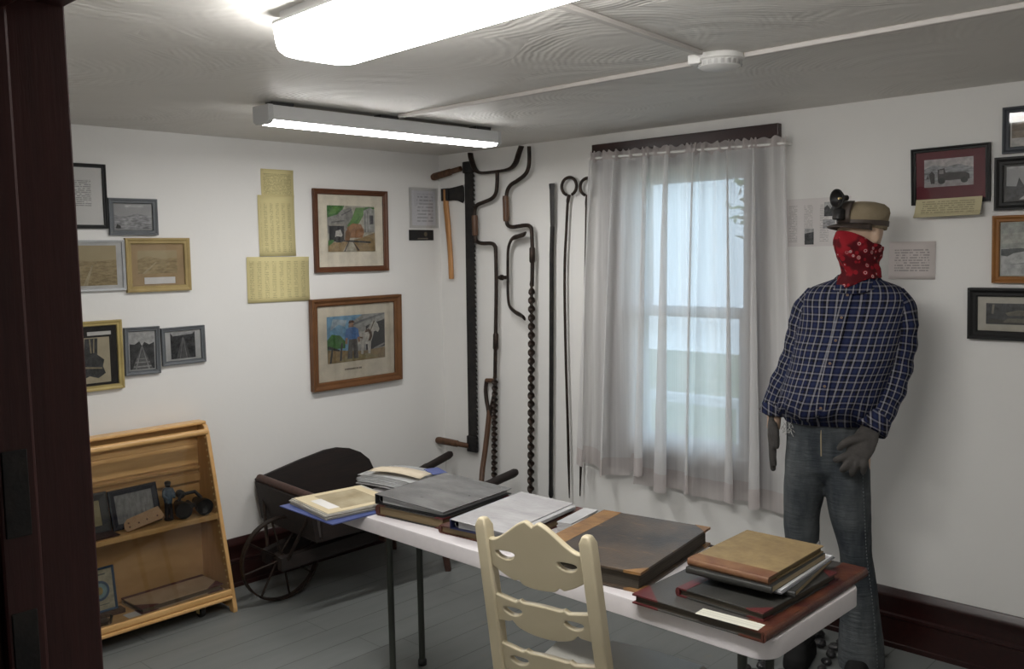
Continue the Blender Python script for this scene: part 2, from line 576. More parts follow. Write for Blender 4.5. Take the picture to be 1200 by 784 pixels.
# outdoors seen through it
b = MB(); b.box(.4, 14, -14, 10, -.65, -.6); struct(b.build('ground_outside', mat('lawn', (.10, .17, .06), .9, var=(.20, .21, .09), vscale=3)))
b = MB(); b.box(2.8, 3.6, -6, 6, -.6, -.585); struct(b.build('path_outside', mat('tan_gravel', (.42, .33, .22), .9, var=(.34, .26, .18))))
rl = thing('porch_railing', 'white porch railing outside the curtained window', 'railing', (1.3, -1.0, -.6))
b = MB(); b.box(-.03, .03, -2.6, 2.6, 1.30, 1.36); b.box(-.02, .02, -2.6, 2.6, .72, .76); b.build('rail', M['white_vinyl'], rl)
for k in range(8):
    b = MB(); b.box(-.02, .02, -2.55 + .72 * k, -2.51 + .72 * k, 0, 1.30); b.build('post', M['white_vinyl'], rl)
leafm = mat('garden_leaves', (.07, .16, .03), .7, var=(.16, .27, .06), vscale=9)
barkm = mat('grey_bark', (.10, .08, .06), .9)
for (x, y, h, lab) in ((5.2, -.9, 3.3, 'green leafy tree outside, right side of the window'), (7.5, 1.5, 3.6, 'rounded green shrub farther off outside the window')):
    t_ = thing('garden_tree', lab, 'tree', (x, y, -.6), group=None)
    b = MB(); b.tube([(0, 0, 0), (.03, .02, h * .5), (0, 0, h * .7)], [.11, .09, .05], 8); b.build('trunk', barkm, t_)
    b = MB()
    rnd = random.Random(int(x * 10))
    for k in range(260):
        d = Vector((rnd.gauss(0, 1), rnd.gauss(0, 1), rnd.gauss(0, 1))).normalized() * rnd.uniform(.35, .75)
        c = Vector((d.x, d.y, h * .8 + d.z * 1.1))
        Q = Matrix.Rotation(rnd.uniform(0, 6.3), 3, 'Z') @ Matrix.Rotation(rnd.uniform(0, 6.3), 3, 'X')
        s = rnd.uniform(.08, .16)
        b.add([c + Q @ Vector(p) * s for p in ((-1, 0, 0), (0, -.5, .1), (1, 0, 0), (0, .5, .1))], [(0, 1, 2, 3)])
    b.build('foliage', leafm, t_)

# ------------------------------------------------------------------ sheer curtain
def sheer(name, white, trans, opac):
    mt, nt, bs = _new(name)
    out = [n for n in nt.nodes if n.type == 'OUTPUT_MATERIAL'][0]
    di = nt.nodes.new('ShaderNodeBsdfDiffuse'); di.inputs['Color'].default_value = _c(white)
    tl = nt.nodes.new('ShaderNodeBsdfTranslucent'); tl.inputs['Color'].default_value = _c(trans)
    tp = nt.nodes.new('ShaderNodeBsdfTransparent')
    a = nt.nodes.new('ShaderNodeMixShader'); a.inputs[0].default_value = .58
    nt.links.new(di.outputs[0], a.inputs[1]); nt.links.new(tl.outputs[0], a.inputs[2])
    c = nt.nodes.new('ShaderNodeMixShader')
    wv = mth(nt, 'MULTIPLY_ADD', noise(nt, coords(nt, (40, 1, .5)), 2, 2), .22, opac - .11)
    nt.links.new(wv, c.inputs[0])
    nt.links.new(tp.outputs[0], c.inputs[1]); nt.links.new(a.outputs[0], c.inputs[2])
    nt.links.new(c.outputs[0], out.inputs['Surface'])
    return mt
M['sheer'] = sheer('white_sheer_fabric', (.88, .87, .87), (.86, .86, .86), .86)
M['sheer_hem'] = sheer('white_sheer_hem', (.78, .73, .72), (.78, .74, .73), .88)
cur = thing('curtain', 'gathered white sheer curtain with a ruffled top, hanging over the window', 'curtain', (0, 0, 0), RB)
def fold(u, z):
    """outline of the gathered cloth at height z: returns x along the wall and depth from it"""
    f = max(0.0, (2.215 - z) / 1.70)                        # 0 at the rod, 1 at the hem
    x0, x1 = 1.240 - .11 * f ** .8, 2.342 + .035 * f - .02 * max(0, f - .85)
    ph = 2 * pi * u
    s = u + .006 * sin(ph * 3.1 + 1) + .010 * sin(ph * 7.3 + .5)
    x = x0 + (x1 - x0) * s
    amp = .010 + .026 * f ** .7
    w1 = sin(ph * 7 + 1.3 * sin(ph * 2.3))
    w2 = sin(ph * 17 + 2.0 * sin(ph * 3.1) + 1)
    d = .080 + amp * w1 + (.010 * (1 - f) + .006) * w2
    x += (.016 + .038 * f) * sin(ph * 7 + 1.3 * sin(ph * 2.3) + 1.3) + .006 * sin(ph * 17 + 2 * sin(ph * 3.1) + 2.2)
    return x, d
NU = 420
def cloth(z_of, rows, nm, mt, off=0.0):
    b = MB()
    rs = []
    for k in range(rows + 1):
        row = []
        for i in range(NU + 1):
            u = i / NU
            z = z_of(u, k / rows)
            x, d = fold(u, z)
            row.append(Vector((x, -d - off, z)))
        rs.append(row)
    b.rings(rs, cap=False, closed=False)
    return b.build(nm, mt, cur, smooth=True, angle=180)
def hemz(u):
    st = .556 if u < .12 else .535 if u < .28 else .56 if u < .36 else .515
    return st + .012 * sin(u * 25)
cloth(lambda u, f: 2.192 - .024 * u + (hemz(u) + .095 - 2.192 + .024 * u) * f, 26, 'drape', M['sheer'])
cloth(lambda u, f: hemz(u) + .095 * (1 - f), 3, 'hem', M['sheer_hem'])
b = MB()                                           # gathered heading: rod pocket and ruffle
rs = []
for k, (z, o_) in enumerate(((2.180, .0), (2.194, .010), (2.208, .004), (2.222, .010), (2.236, .004))):
    row = []
    for i in range(NU + 1):
        u = i / NU
        x, d = fold(u, 2.205)
        w = .007 * sin(2 * pi * u * 34 + 1.7 * sin(u * 30))
        top = .006 * sin(2 * pi * u * 41 + 2 * sin(u * 23)) if k == 4 else 0
        row.append(Vector((x, -.064 - o_ - w - .012 * (d - .080) / .02, z + top - .024 * u)))
    rs.append(row)
b.rings(rs, cap=False, closed=False); b.build('heading', M['sheer_hem'], cur, smooth=True, angle=180)
b = MB(); b.cyl((1.24, -.062, 2.205), (2.35, -.062, 2.181), .007)
b.tube([(1.245, -.062, 2.205), (1.24, -.05, 2.205), (1.24, .0, 2.205)], .006, 8); b.tube([(2.345, -.062, 2.181), (2.35, -.05, 2.181), (2.35, .0, 2.181)], .006, 8)
b.build('curtain_rod', M['white_plastic'], cur, smooth=True)

# ------------------------------------------------------------------ ceiling fixtures
lx, ly0, ly1 = -2.468, -3.58, -2.235
hl = (ly1 - ly0) / 2
L1 = thing('ceiling_light', 'large lit white wraparound light fixture with rounded corners, on the ceiling', 'ceiling light', (lx - .035, (ly0 + ly1) / 2, CE), R(-3))
def rrect(a, c, r, n=6):
    pts = []
    for sx, sy, st in ((1, 1, 0), (-1, 1, 90), (-1, -1, 180), (1, -1, 270)):
        for k in range(n + 1):
            t_ = R(st + 90 * k / n)
            pts.append((sx * (a - r) + r * cos(t_), sy * (c - r) + r * sin(t_)))
    return pts
b = MB()
rs = []
for z, ins in ((-.030, .0), (-.034, .0), (-.072, .003), (-.092, .008), (-.104, .020), (-.110, .038)):
    rs.append([Vector((x, y, z)) for x, y in rrect(.119 - ins * .8, hl - ins, .045)])
b.rings(rs); b.build('diffuser', M['lamp_near'], L1, smooth=True)
b = MB(); b.prism(rrect(.105, hl - .012, .04), -.024, 0, axis='z'); b.prism(rrect(.121, hl + .002, .045), -.0315, -.024, axis='z'); b.build('housing', M['lamp_white'], L1)

L2 = thing('ceiling_light', 'long narrow lit batten light near the left wall', 'ceiling light', (-1.255, -1.075, CE), 0)
hw, hy = .638, .055
prof = [(-hy, -.018), (hy, -.018), (hy, -.076), (-hy, -.076)]
b = MB(); b.prism(prof, -hw, hw, axis='x'); b.build('housing', M['lamp_white'], L2, bevel=.003)
b = MB(); b.prism([(-hy + .004, -.075), (-hy + .004, -.081), (-hy + .012, -.087), (hy - .012, -.087), (hy - .004, -.081), (hy - .004, -.075)], -hw + .014, hw - .014, axis='x')
b.build('diffuser', M['lamp_far'], L2, smooth=True)
for s in (-1, 1):
    b = MB(); b.prism([(-hy - .003, -.016), (hy + .003, -.016), (hy + .003, -.078), (hy - .016, -.090), (-hy + .016, -.090), (-hy - .003, -.078)], s * hw - .012, s * hw + .012, axis='x')
    b.build('end_cap', M['lamp_end'], L2, bevel=.003)
b = MB()
for x in (-.56, -.02, .56):
    b.box(x - .05, x + .05, -.025, .025, -.018, 0)
b.box(-.6, .6, -.02, .02, -.019, -.012)
b.build('mounting_bracket', M['dark_gap'], L2)

def raceway(p0, p1, lab):
    p0, p1 = Vector(p0), Vector(p1)
    d = p1 - p0
    o = MB().box(0, d.length, -.011, .011, -.016, 0).build('cable_raceway', M['raceway'], bevel=.004)
    o.location = p0
    o.rotation_euler = (0, 0, atan2(d.y, d.x))
    tag(o, lab, 'cable cover')
raceway((-1.39, -2.745, CE), (lx + .10, -2.83, CE), 'white cable raceway from the smoke detector to the large light')
raceway((-1.25, -2.815, CE), (-1.25, YF, CE), 'white cable raceway running from the smoke detector to the right edge')
raceway((-1.262, -2.66, CE), (-1.262, -1.15, CE), 'white cable raceway from the smoke detector to the narrow batten light')
sd = thing('smoke_detector', 'round white detector where the three ceiling raceways meet', 'smoke detector', (-1.275, -2.745, CE), .1)
b = MB(); b.lathe([(.078, 0), (.080, -.006), (.080, -.016), (.072, -.020), (.066, -.036), (.056, -.041), (.0, -.043)], 32); b.build('body', M['white_plastic'], sd, smooth=True)
b = MB()
for k in range(22):
    a = 2 * pi * k / 22
    T = Matrix.Rotation(a, 4, 'Z')
    b.box(.064, .071, -.005, .005, -.035, -.021, T=T)
b.build('vent_rib', clear('clear_ribs', (.9, .9, .9), .12), sd)
b = MB(); b.box(-.075, .02, .03, .075, -.03, 0); b.build('junction_cover', M['white_plastic'], sd, bevel=.005)

# ------------------------------------------------------------------ pictures
_pm = {}
def pcol(c, mott=.42):
    """matt printed tone with slight mottling"""
    k = tuple(round(x, 3) for x in c)
    if k not in _pm:
        d = tuple(x * (1 - mott) for x in c)
        _pm[k] = mat('printed_tone', c, .7, var=d, vscale=45)
    return _pm[k]

def photo_mat(name, lo, hi, scale=28, stretch=(1, 1, 1), bias=.5):
    mt, nt, bs = _new(name)
    v = coords(nt, stretch)
    f = mth(nt, 'ADD', mth(nt, 'MULTIPLY', noise(nt, v, scale, 6, .65), .7), mth(nt, 'MULTIPLY', noise(nt, v, scale * .3, 2), .3))
    f = ramp(nt, f, [(bias - .13, 0.0), (bias + .13, 1.0)])
    nt.links.new(mixc(nt, f, lo, hi), bs.inputs['Base Color'])
    bs.inputs['Roughness'].default_value = .6
    return mt

def polypic(nm, x0, x1, z0, z1, y, polys, parent, step=.00025):
    """flat print: coloured shapes on a sheet, outlines in 0..1 of the sheet"""
    b = MB()
    mats = []
    for k, (c, pts) in enumerate(polys):
        mt = c if isinstance(c, bpy.types.Material) else pcol(c)
        if mt not in mats:
            mats.append(mt)
        vs = [Vector((x0 + (x1 - x0) * a, y - step * k, z0 + (z1 - z0) * c_)) for a, c_ in pts]
        b.add(vs, [tuple(range(len(vs)))], mats.index(mt))
    me = b.build(nm, mats, parent)
    # keep every face turned into the room
    for p in me.data.polygons:
        if p.normal.y > 0:
            p.flip()
    return me

FULL = [(0, 0), (1, 0), (1, 1), (0, 1)]
def rect(a, b_, c, d):
    return [(a, c), (b_, c), (b_, d), (a, d)]

frame_mats = {}
def fmat(c, rough=.4):
    k = (c, rough)
    if k not in frame_mats:
        frame_mats[k] = mat('frame_finish', c, rough + .1, var=tuple(x * .8 for x in c), vscale=12, spec=.3)
    return frame_mats[k]

def framed(wall, x0, x1, z0, z1, fw, depth, fc, label, mount=None, mw=(0, 0, 0, 0), polys=None, tilt=0.0, lean=None, name='framed_picture', group=None, cat='framed picture', rough=.4, extra=None, moulding=True, step=.00025):
    """hung frame: four mitred mouldings, mount, print, glass.  mw = mount margins left, right, bottom, top"""
    if lean is None:
        lean = .05 if wall == 'right' else .012
    cx, cz = (x0 + x1) / 2, (z0 + z1) / 2
    off = max(0, lean) * (z1 - z0) / 2
    loc = on_back(cx, cz, off) if wall == 'back' else on_right(cx, cz, off)
    t = thing(name, label, cat, loc, 0, group, rot=(lean, tilt, 0) if wall == 'back' else (lean, tilt, RB))
    w, h = (x1 - x0) / 2, (z1 - z0) / 2
    b = MB()
    prof = [(0, 0), (0, depth), (.25, depth), (.55, depth * .72), (.85, depth * .72), (1, depth * .55), (1, 0)] if moulding else [(0, 0), (0, depth), (1, depth), (1, 0)]
    rs = []
    for sx, sz in ((-1, -1), (1, -1), (1, 1), (-1, 1)):
        rs.append([Vector((sx * (w - fw * a), -d - .001, sz * (h - fw * a))) for a, d in prof])
    rs.append(rs[0])
    b.rings(rs, cap=False)
    b.build('frame', fmat(fc, rough), t)
    iw, ih = w - fw, h - fw
    y = -depth * .3
    if mount is not None:
        b = MB(); b.box(-iw - .002, iw + .002, y, y + .003, -ih - .002, ih + .002); b.build('mount', fmat(mount, .8), t)
    l, r_, bo, to = mw
    if polys:
        polypic('print', -iw + l, iw - r_, -ih + bo, ih - to, y - .0006, polys, t, step)
    if extra:
        extra(t, iw, ih, y)
    b = MB(); b.box(-iw - .002, iw + .002, y - .0085, y - .007, -ih - .002, ih + .002); b.build('glass', M['picture_glass'], t)
    return t

BLK, GRY, TAN, YEL = (.012, .012, .012), (.125, .135, .145), (.36, .27, .115), (.42, .33, .13)
SILV = (.55, .56, .57)
sep_lo, sep_hi = (.20, .145, .065), (.40, .31, .165)
sepia = photo_mat('sepia_print', sep_lo, sep_hi, 30, (1, 1, 3), .5)
sepia_sky = photo_mat('sepia_sky', (.36, .29, .16), (.42, .34, .20), 10)
greyland = photo_mat('grey_landscape_print', (.10, .10, .105), (.45, .45, .46), 40, (1, 1, 3))
darkwood = photo_mat('dark_woods_print', (.008, .008, .010), (.075, .078, .08), 60)
def caption(x0, x1, z0, z1):
    return lambda t, iw, ih, y: tag(MB().box(x0, x1, y - .0022, y - .0012, z0, z1).build('caption_strip', M['paper'], t), 'white caption strip')

# ---- back wall, left group
framed('back', -2.345, -2.073, 1.864, 2.157, .017, .014, BLK, 'thin black frame around a typed page, topmost at the left, half behind the door frame',
       polys=[(typed('typed_page', (.72, .71, .69), (.10, .10, .10), .0085, -.09, .068, -.045, .075, 120, 0, .65), FULL)], name='framed_document', cat='framed document')
framed('back', -2.068, -1.836, 1.834, 2.006, .023, .016, GRY, 'small grey frame with a landscape photo, right of the thin black frame',
       mount=(.30, .30, .30), mw=(.004, .004, .006, .004), polys=[(photo_mat('pale_print', (.30, .30, .30), (.42, .42, .42), 8), FULL), (greyland, [(0, 0), (1, 0), (1, .52), (.6, .62), (.3, .50), (0, .56)]), ((.62, .62, .62), rect(.28, .78, .88, .97)), ((.02, .02, .02), [(.02, .02), (.16, .02), (.16, .12), (.06, .2)])])
framed('back', -2.36, -2.006, 1.578, 1.812, .011, .016, SILV, 'thin silver frame with a sepia field photo and white margin, left of the tan frame',
       mount=(.58, .58, .57), mw=(.02, .026, .014, .014), polys=[(sepia, FULL), (sepia_sky, [(0, .62), (.3, .66), (.6, .6), (1, .64), (1, 1), (0, 1)]), ((.46, .38, .24), [(.45, 0), (.52, 0), (.62, .5), (.60, .5)])])
framed('back', -2.002, -1.682, 1.564, 1.821, .029, .018, TAN, 'tan wooden frame with a sepia railway field photo and a white label under it',
       mount=(.42, .30, .17), mw=(.03, .035, .058, .03), polys=[(sepia, FULL), (sepia_sky, [(0, .6), (.25, .75), (.6, .62), (1, .68), (1, 1), (0, 1)]), ((.46, .38, .24), [(.1, 0), (.18, 0), (.48, .5), (.46, .5)])],
       extra=caption(-.072, .082, -.092, -.06))
framed('back', -2.315, -2.04, 1.118, 1.441, .024, .018, YEL, 'yellow frame with a photo of a hanging dark bundle, lowest at the left',
       mount=(.02, .018, .016), mw=(.0, .034, .012, .052), polys=[(photo_mat('aged_print', (.42, .36, .24), (.56, .49, .35), 10), FULL), (darkwood, [(.42, .98), (.72, .98), (.70, .62), (.86, .5), (.82, .36), (.88, .2), (.7, .1), (.5, .16), (.3, .08), (.2, .24), (.28, .4), (.2, .5), (.4, .62)]),
              ((.40, .34, .22), [(.52, .97), (.55, .97), (.57, .66), (.54, .66)]), ((.40, .34, .22), [(.62, .97), (.65, .97), (.63, .66), (.60, .66)]), ((.36, .30, .19), [(.3, .34), (.8, .30), (.8, .33), (.3, .38)]), ((.05, .04, .03), [(.15, .1), (.3, .05), (.32, .09), (.2, .16)])],
       extra=caption(-.02, .088, .095, .112))
track = lambda cx: [((.55, .55, .54), FULL), (darkwood, [(0, 0), (1, 0), (1, .72), (.8, .66), (cx + .1, .74), (cx, .63), (cx - .1, .76), (.2, .68), (0, .7)]),
         ((.16, .16, .16), [(cx - .42, 0), (cx + .42, 0), (cx + .02, .63), (cx - .02, .63)]), ((.42, .42, .42), [(cx - .30, 0), (cx - .24, 0), (cx, .62), (cx - .01, .62)]), ((.42, .42, .42), [(cx + .24, 0), (cx + .30, 0), (cx + .01, .62), (cx, .62)]),
         ((.45, .45, .44), rect(cx - .36, cx + .36, .05, .09)), ((.38, .38, .37), rect(cx - .30, cx + .30, .17, .20)), ((.34, .34, .33), rect(cx - .23, cx + .23, .27, .295))]
framed('back', -2.03, -1.858, 1.17, 1.398, .02, .016, GRY, 'small upright grey frame with a railway track photo, middle of the bottom three',
       mount=(.5, .5, .5), mw=(.006, .006, .006, .006), polys=track(.5), tilt=.012)
framed('back', -1.848, -1.622, 1.20, 1.385, .02, .016, GRY, 'small wide grey frame with a dark track photo between white margins',
       mount=(.60, .60, .59), mw=(.028, .03, .008, .006), polys=[(darkwood, FULL), ((.5, .5, .5), [(.1, .86), (.9, .9), (1, 1), (0, 1)]), ((.13, .13, .13), [(.2, 0), (.8, 0), (.53, .8), (.48, .8)]), ((.26, .26, .26), [(.34, 0), (.38, 0), (.5, .78), (.49, .78)]), ((.26, .26, .26), [(.62, 0), (.66, 0), (.52, .78), (.51, .78)])], tilt=-.01)

# ---- back wall, yellowed tables
YP, YV, INK = (.68, .60, .31), (.60, .525, .26), (.16, .135, .06)
def sheet(wall, x0, x1, z0, z1, mt, name, label, cat, d=.001, group=None, bow=.003, tilt=0.0):
    cx, cz, w, h = (x0 + x1) / 2, (z0 + z1) / 2, (x1 - x0) / 2, (z1 - z0) / 2
    b = MB()
    rs = []
    for k in range(9):
        f = k / 8
        dd = d + bow * (abs(2 * f - 1) ** 3)
        rs.append([Vector((-w, -dd, -h + 2 * h * f)), Vector((0, -dd + .0006, -h + 2 * h * f)), Vector((w, -dd, -h + 2 * h * f))])
    b.rings(rs, cap=False, closed=False)
    o = b.build(name, mt, solid=.0006, smooth=True)
    o.location = on_back(cx, cz) if wall == 'back' else on_right(cx, cz)
    o.rotation_euler = (0, tilt, 0 if wall == 'back' else RB)
    return tag(o, label, cat, group)
sheet('back', -1.259, -1.06, 2.036, 2.183, typed('yellow_print_dense', YP, INK, .0062, -.085, .085, -.062, .05, 150, 0, .55, YV), 'yellowed_page', 'topmost yellowed page with dense print, narrow, above the longer sheet', 'paper')
sheet('back', -1.285, -1.062, 1.724, 2.045, typed('yellow_print_table', YP, INK, .0085, -.095, .095, -.14, .12, 120, .036, .42, YV), 'yellowed_page', 'tall yellowed sheet of printed columns, middle of the taped column', 'paper', .0025)
sheet('back', -1.366, -.984, 1.479, 1.72, typed('yellow_print_wide', YP, INK, .0095, -.175, .175, -.10, .10, 110, .045, .40, YV), 'yellowed_page', 'wide yellowed table sheet, lowest and broadest of the taped pages', 'paper', .004, tilt=.01)

# ---- back wall, two watercolours
SKYB, LEAF, LEAF2, ROCK, TRK, BARN = (.30, .42, .50), (.07, .20, .05), (.13, .28, .07), (.30, .29, .27), (.33, .23, .11), (.40, .40, .37)
framed('back', -.948, -.434, 1.628, 2.092, .03, .022, (.105, .040, .018), 'upper watercolour in a reddish-brown frame: mine tunnel mouth under green trees',
       mount=(.80, .73, .59), mw=(.062, .062, .085, .06), polys=[((.50, .47, .38), FULL), (LEAF, [(0, .72), (0, 1), (.36, 1), (.3, .86), (.2, .8)]), (LEAF2, [(.03, .8), (.12, .98), (.28, .97), (.2, .84)]),
        (ROCK, [(0, .40), (0, .74), (.2, .8), (.3, .9), (.5, .97), (.55, .8), (.46, .6), (.4, .38)]), ((.12, .12, .12), [(.3, .78), (.5, .9), (.52, .93), (.28, .8)]), ((.14, .14, .13), [(.08, .62), (.34, .66), (.36, .69), (.08, .65)]), ((.015, .015, .018), [(.03, .22), (.03, .56), (.34, .56), (.34, .22)]), ((.33, .31, .27), [(0, .56), (.38, .56), (.38, .62), (0, .60)]), ((.30, .29, .26), [(.34, .2), (.38, .2), (.38, .58), (.34, .58)]),
        (LEAF2, [(.40, .55), (.5, .7), (.6, .96), (.78, .97), (.76, .8), (.66, .62), (.5, .55)]), (LEAF, [(.42, .55), (.56, .64), (.7, .8), (.6, .6)]), (LEAF, [(.76, .9), (.8, .98), (1, .98), (1, .94)]),
        ((.34, .17, .08), [(.42, .30), (.40, .52), (.52, .62), (.7, .6), (.78, .44), (.72, .3)]), (BARN, [(.76, .42), (.76, .9), (.9, .97), (1, .92), (1, .42)]), ((.08, .08, .09), rect(.89, .97, .6, .8)), ((.20, .20, .19), rect(.78, .8, .42, .86)), ((.2, .2, .19), rect(.84, .855, .42, .9)),
        (TRK, [(0, 0), (1, 0), (1, .42), (.7, .3), (.4, .22), (0, .2)]), ((.46, .42, .33), [(.3, 0), (.6, 0), (.52, .22), (.42, .22)]), ((.06, .05, .05), [(.32, 0), (.35, 0), (.45, .25), (.44, .25)]), ((.06, .05, .05), [(.62, .02), (.66, .02), (.5, .25), (.49, .25)]), ((.05, .05, .05), [(.3, .22), (.9, .18), (.9, .22), (.3, .26)]),
        ((.52, .50, .46), [(.14, .32), (.16, .45), (.26, .48), (.30, .36), (.26, .3)]), ((.03, .03, .03), [(.16, .2), (.28, .2), (.28, .32), (.16, .34)]), ((.22, .12, .06), [(.34, .24), (.36, .44), (.42, .50), (.47, .4), (.44, .24)]), (LEAF, [(0, .12), (.1, .2), (.12, .26), (0, .24)])], rough=.35)
framed('back', -1.0, -.367, .970, 1.484, .044, .034, (.15, .066, .025), 'lower watercolour in a wide brown frame: man in blue beside a white horse',
       mount=(.80, .72, .57), mw=(.065, .07, .10, .06), polys=[((.20, .40, .58), FULL), ((.42, .52, .58), [(.05, .7), (.2, .82), (.3, .76), (.34, .9), (.1, .95)]), (LEAF, [(0, .3), (0, .5), (.08, .62), (.22, .58), (.3, .45), (.3, .3)]),
        (BARN, [(.36, .2), (.36, .8), (.60, 1), (1, 1), (1, .2)]), ((.22, .22, .22), [(.36, .74), (.60, .84), (1, .97), (1, 1), (.96, 1), (.58, .88), (.36, .79)]), ((.015, .015, .018), [(.66, .2), (.66, .74), (1, .86), (1, .26)]), ((.32, .31, .29), [(.8, .2), (.8, .24), (1, .34), (1, .30)]),
        (TRK, [(0, 0), (1, 0), (1, .24), (.6, .2), (0, .3)]), ((.34, .28, .14), [(.2, 0), (.9, .04), (.7, .14), (.3, .12)]), ((.05, .05, .05), [(0, .32), (.02, .38), (.2, .28), (.2, .24)]), ((.06, .06, .06), [(.03, 0), (.06, 0), (.1, .34), (.07, .34)]), ((.05, .05, .05), [(.2, .04), (.23, .04), (.26, .42), (.23, .42)]),
        ((.62, .59, .53), [(.50, .36), (.49, .56), (.55, .63), (.63, .62), (.70, .70), (.76, .82), (.79, .89), (.82, .83), (.87, .77), (.90, .64), (.87, .58), (.83, .62), (.80, .60), (.78, .50), (.75, .38), (.735, .13), (.695, .13), (.685, .34), (.62, .34), (.61, .13), (.57, .13), (.56, .35)]), ((.10, .055, .03), [(.63, .60), (.66, .66), (.71, .68), (.76, .60), (.77, .50), (.74, .42), (.69, .40), (.71, .46), (.725, .54), (.70, .61), (.66, .60)]), ((.12, .08, .05), [(.72, .6), (.74, .62), (.82, .84), (.80, .84)]), ((.2, .12, .07), [(.5, .50), (.6, .47), (.6, .5), (.5, .54)]),
        ((.12, .11, .10), [(.33, .06), (.36, .5), (.50, .5), (.52, .06), (.44, .06), (.43, .36), (.41, .06)]), ((.10, .22, .48), [(.29, .52), (.31, .70), (.37, .74), (.46, .74), (.52, .70), (.54, .52), (.50, .48), (.34, .48)]), ((.40, .24, .16), [(.37, .75), (.37, .84), (.40, .86), (.44, .84), (.44, .75)]), ((.10, .05, .03), [(.35, .83), (.37, .89), (.44, .89), (.46, .84)]), ((.38, .22, .14), [(.29, .40), (.30, .52), (.34, .52), (.33, .38)]), ((.38, .22, .14), [(.52, .40), (.50, .52), (.54, .52), (.55, .42)])],
       tilt=-.006, lean=.03, rough=.3, extra=lambda t, iw, ih, y: tag(MB().box(-.09, .03, y - .0012, y - .0006, -ih + .05, -ih + .062).build('pencil_caption', typed('pencil_caption_ink', (.56, .48, .35), (.12, .10, .08), .02, -.2, .2, -.4, .4, 110), t), 'faint pencil caption under the picture'))

# ---- back wall, notice by the corner
t = thing('notice', 'typed white notice in a clear sleeve near the room corner', 'notice', on_back(-.133, 2.004))
b = MB(); b.box(-.095, .095, -.0022, -.001, -.108, .104); b.build('page', typed('notice_print', (.82, .81, .85), (.22, .22, .25), .021, -.055, .075, -.085, .085, 60, 0, .45), t)
b = MB(); b.box(-.118, .116, -.0035, -.0028, -.124, .122); b.build('sleeve', M['picture_glass'], t)
t = thing('placard', 'small black placard under the notice near the room corner', 'placard', on_back(-.16, 1.837))
b = MB(); b.box(-.098, .096, -.009, -.001, -.032, .032); b.build('plate', M['black_plastic'], t, bevel=.002)
b = MB(); b.lathe([(.013, 0), (.013, .001), (.009, .0012)], 20, Matrix.Translation((.03, -.009, .006)) @ Matrix.Rotation(pi / 2, 4, 'X')); b.build('seal', mat('dim_bronze', (.10, .08, .05), .5), t)
b = MB(); b.box(-.035, .05, -.0094, -.009, -.024, -.018); b.build('lettering', mat('dim_lettering', (.14, .12, .10), .6), t)

# ---- right wall
truck = [((.60, .55, .55), FULL), (greyland, [(0, .1), (1, .1), (1, .62), (.7, .78), (.45, .70), (.2, .8), (0, .66)]), ((.40, .37, .37), [(0, 0), (1, 0), (1, .22), (0, .18)]), ((.07, .06, .06), [(.28, .22), (.28, .62), (.42, .66), (.44, .5), (.84, .48), (.92, .40), (.92, .22)]), ((.30, .28, .28), rect(.31, .40, .46, .60)),
         ((.03, .03, .03), [(.36 + .075 * cos(a), .2 + .11 * sin(a)) for a in [k * pi / 6 for k in range(12)]]), ((.03, .03, .03), [(.82 + .075 * cos(a), .2 + .11 * sin(a)) for a in [k * pi / 6 for k in range(12)]]), ((.06, .05, .05), [(.14, .12), (.1, .46), (.16, .58), (.22, .46), (.22, .12)]), ((.10, .09, .09), [(.04, .3), (.08, .46), (.1, .3)])]
framed('right', 2.886, 3.182, 1.884, 2.110, .017, .016, BLK, 'black frame with a maroon mount and an old car photo, above a yellow card',
       mount=(.15, .035, .045), mw=(.032, .044, .052, .03), polys=truck, tilt=-.012)
t = thing('caption_card', 'tented yellow caption card fixed below the maroon-mounted picture', 'card', on_right(3.035, 1.867, .018), RB)
b = MB()
rs = []
for z, d in ((.036, .006), (.01, .013), (-.018, .024), (-.031, .036), (-.035, .038), (-.036, .026), (-.033, .004)):
    rs.append([Vector((-.125, -d, z)), Vector((.125, -d, z + .004))])
b.rings(rs, cap=False, closed=False)
b.build('card', typed('yellow_card_print', (.46, .41, .255), (.10, .09, .06), .0085, -.10, .10, -.024, .03, 130, 0, .55), t, solid=.0008)
framed('right', 3.222, 3.46, 2.062, 2.236, .025, .016, (.05, .055, .065), 'dark grey frame with a brown landscape, topmost at the right edge',
       mount=(.60, .56, .52), mw=(.006, .006, .004, .012), polys=[(photo_mat('brown_hill_print', (.08, .055, .035), (.24, .17, .11), 30, (1, 1, 4)), FULL), ((.58, .55, .52), rect(0, 1, 0, .26)), ((.30, .24, .18), rect(0, 1, .26, .5))])
framed('right', 3.20, 3.50, 1.849, 2.050, .032, .02, BLK, 'black frame with a dark station photo, second from the top at the right edge',
       mount=(.06, .06, .06), mw=(.008, .01, .006, .006), polys=[(photo_mat('grey_sky_print', (.30, .30, .30), (.44, .44, .44), 8), FULL), (darkwood, [(0, 0), (1, 0), (1, .5), (.82, .66), (.8, .4), (.6, .52), (.3, .36), (.2, .66), (.16, .4), (0, .42)]), ((.42, .42, .41), [(.2, .0), (.7, .0), (.45, .2), (.35, .2)]), ((.5, .5, .5), rect(0, .3, .93, 1)), ((.62, .62, .62), rect(.5, .9, .0, .08))])
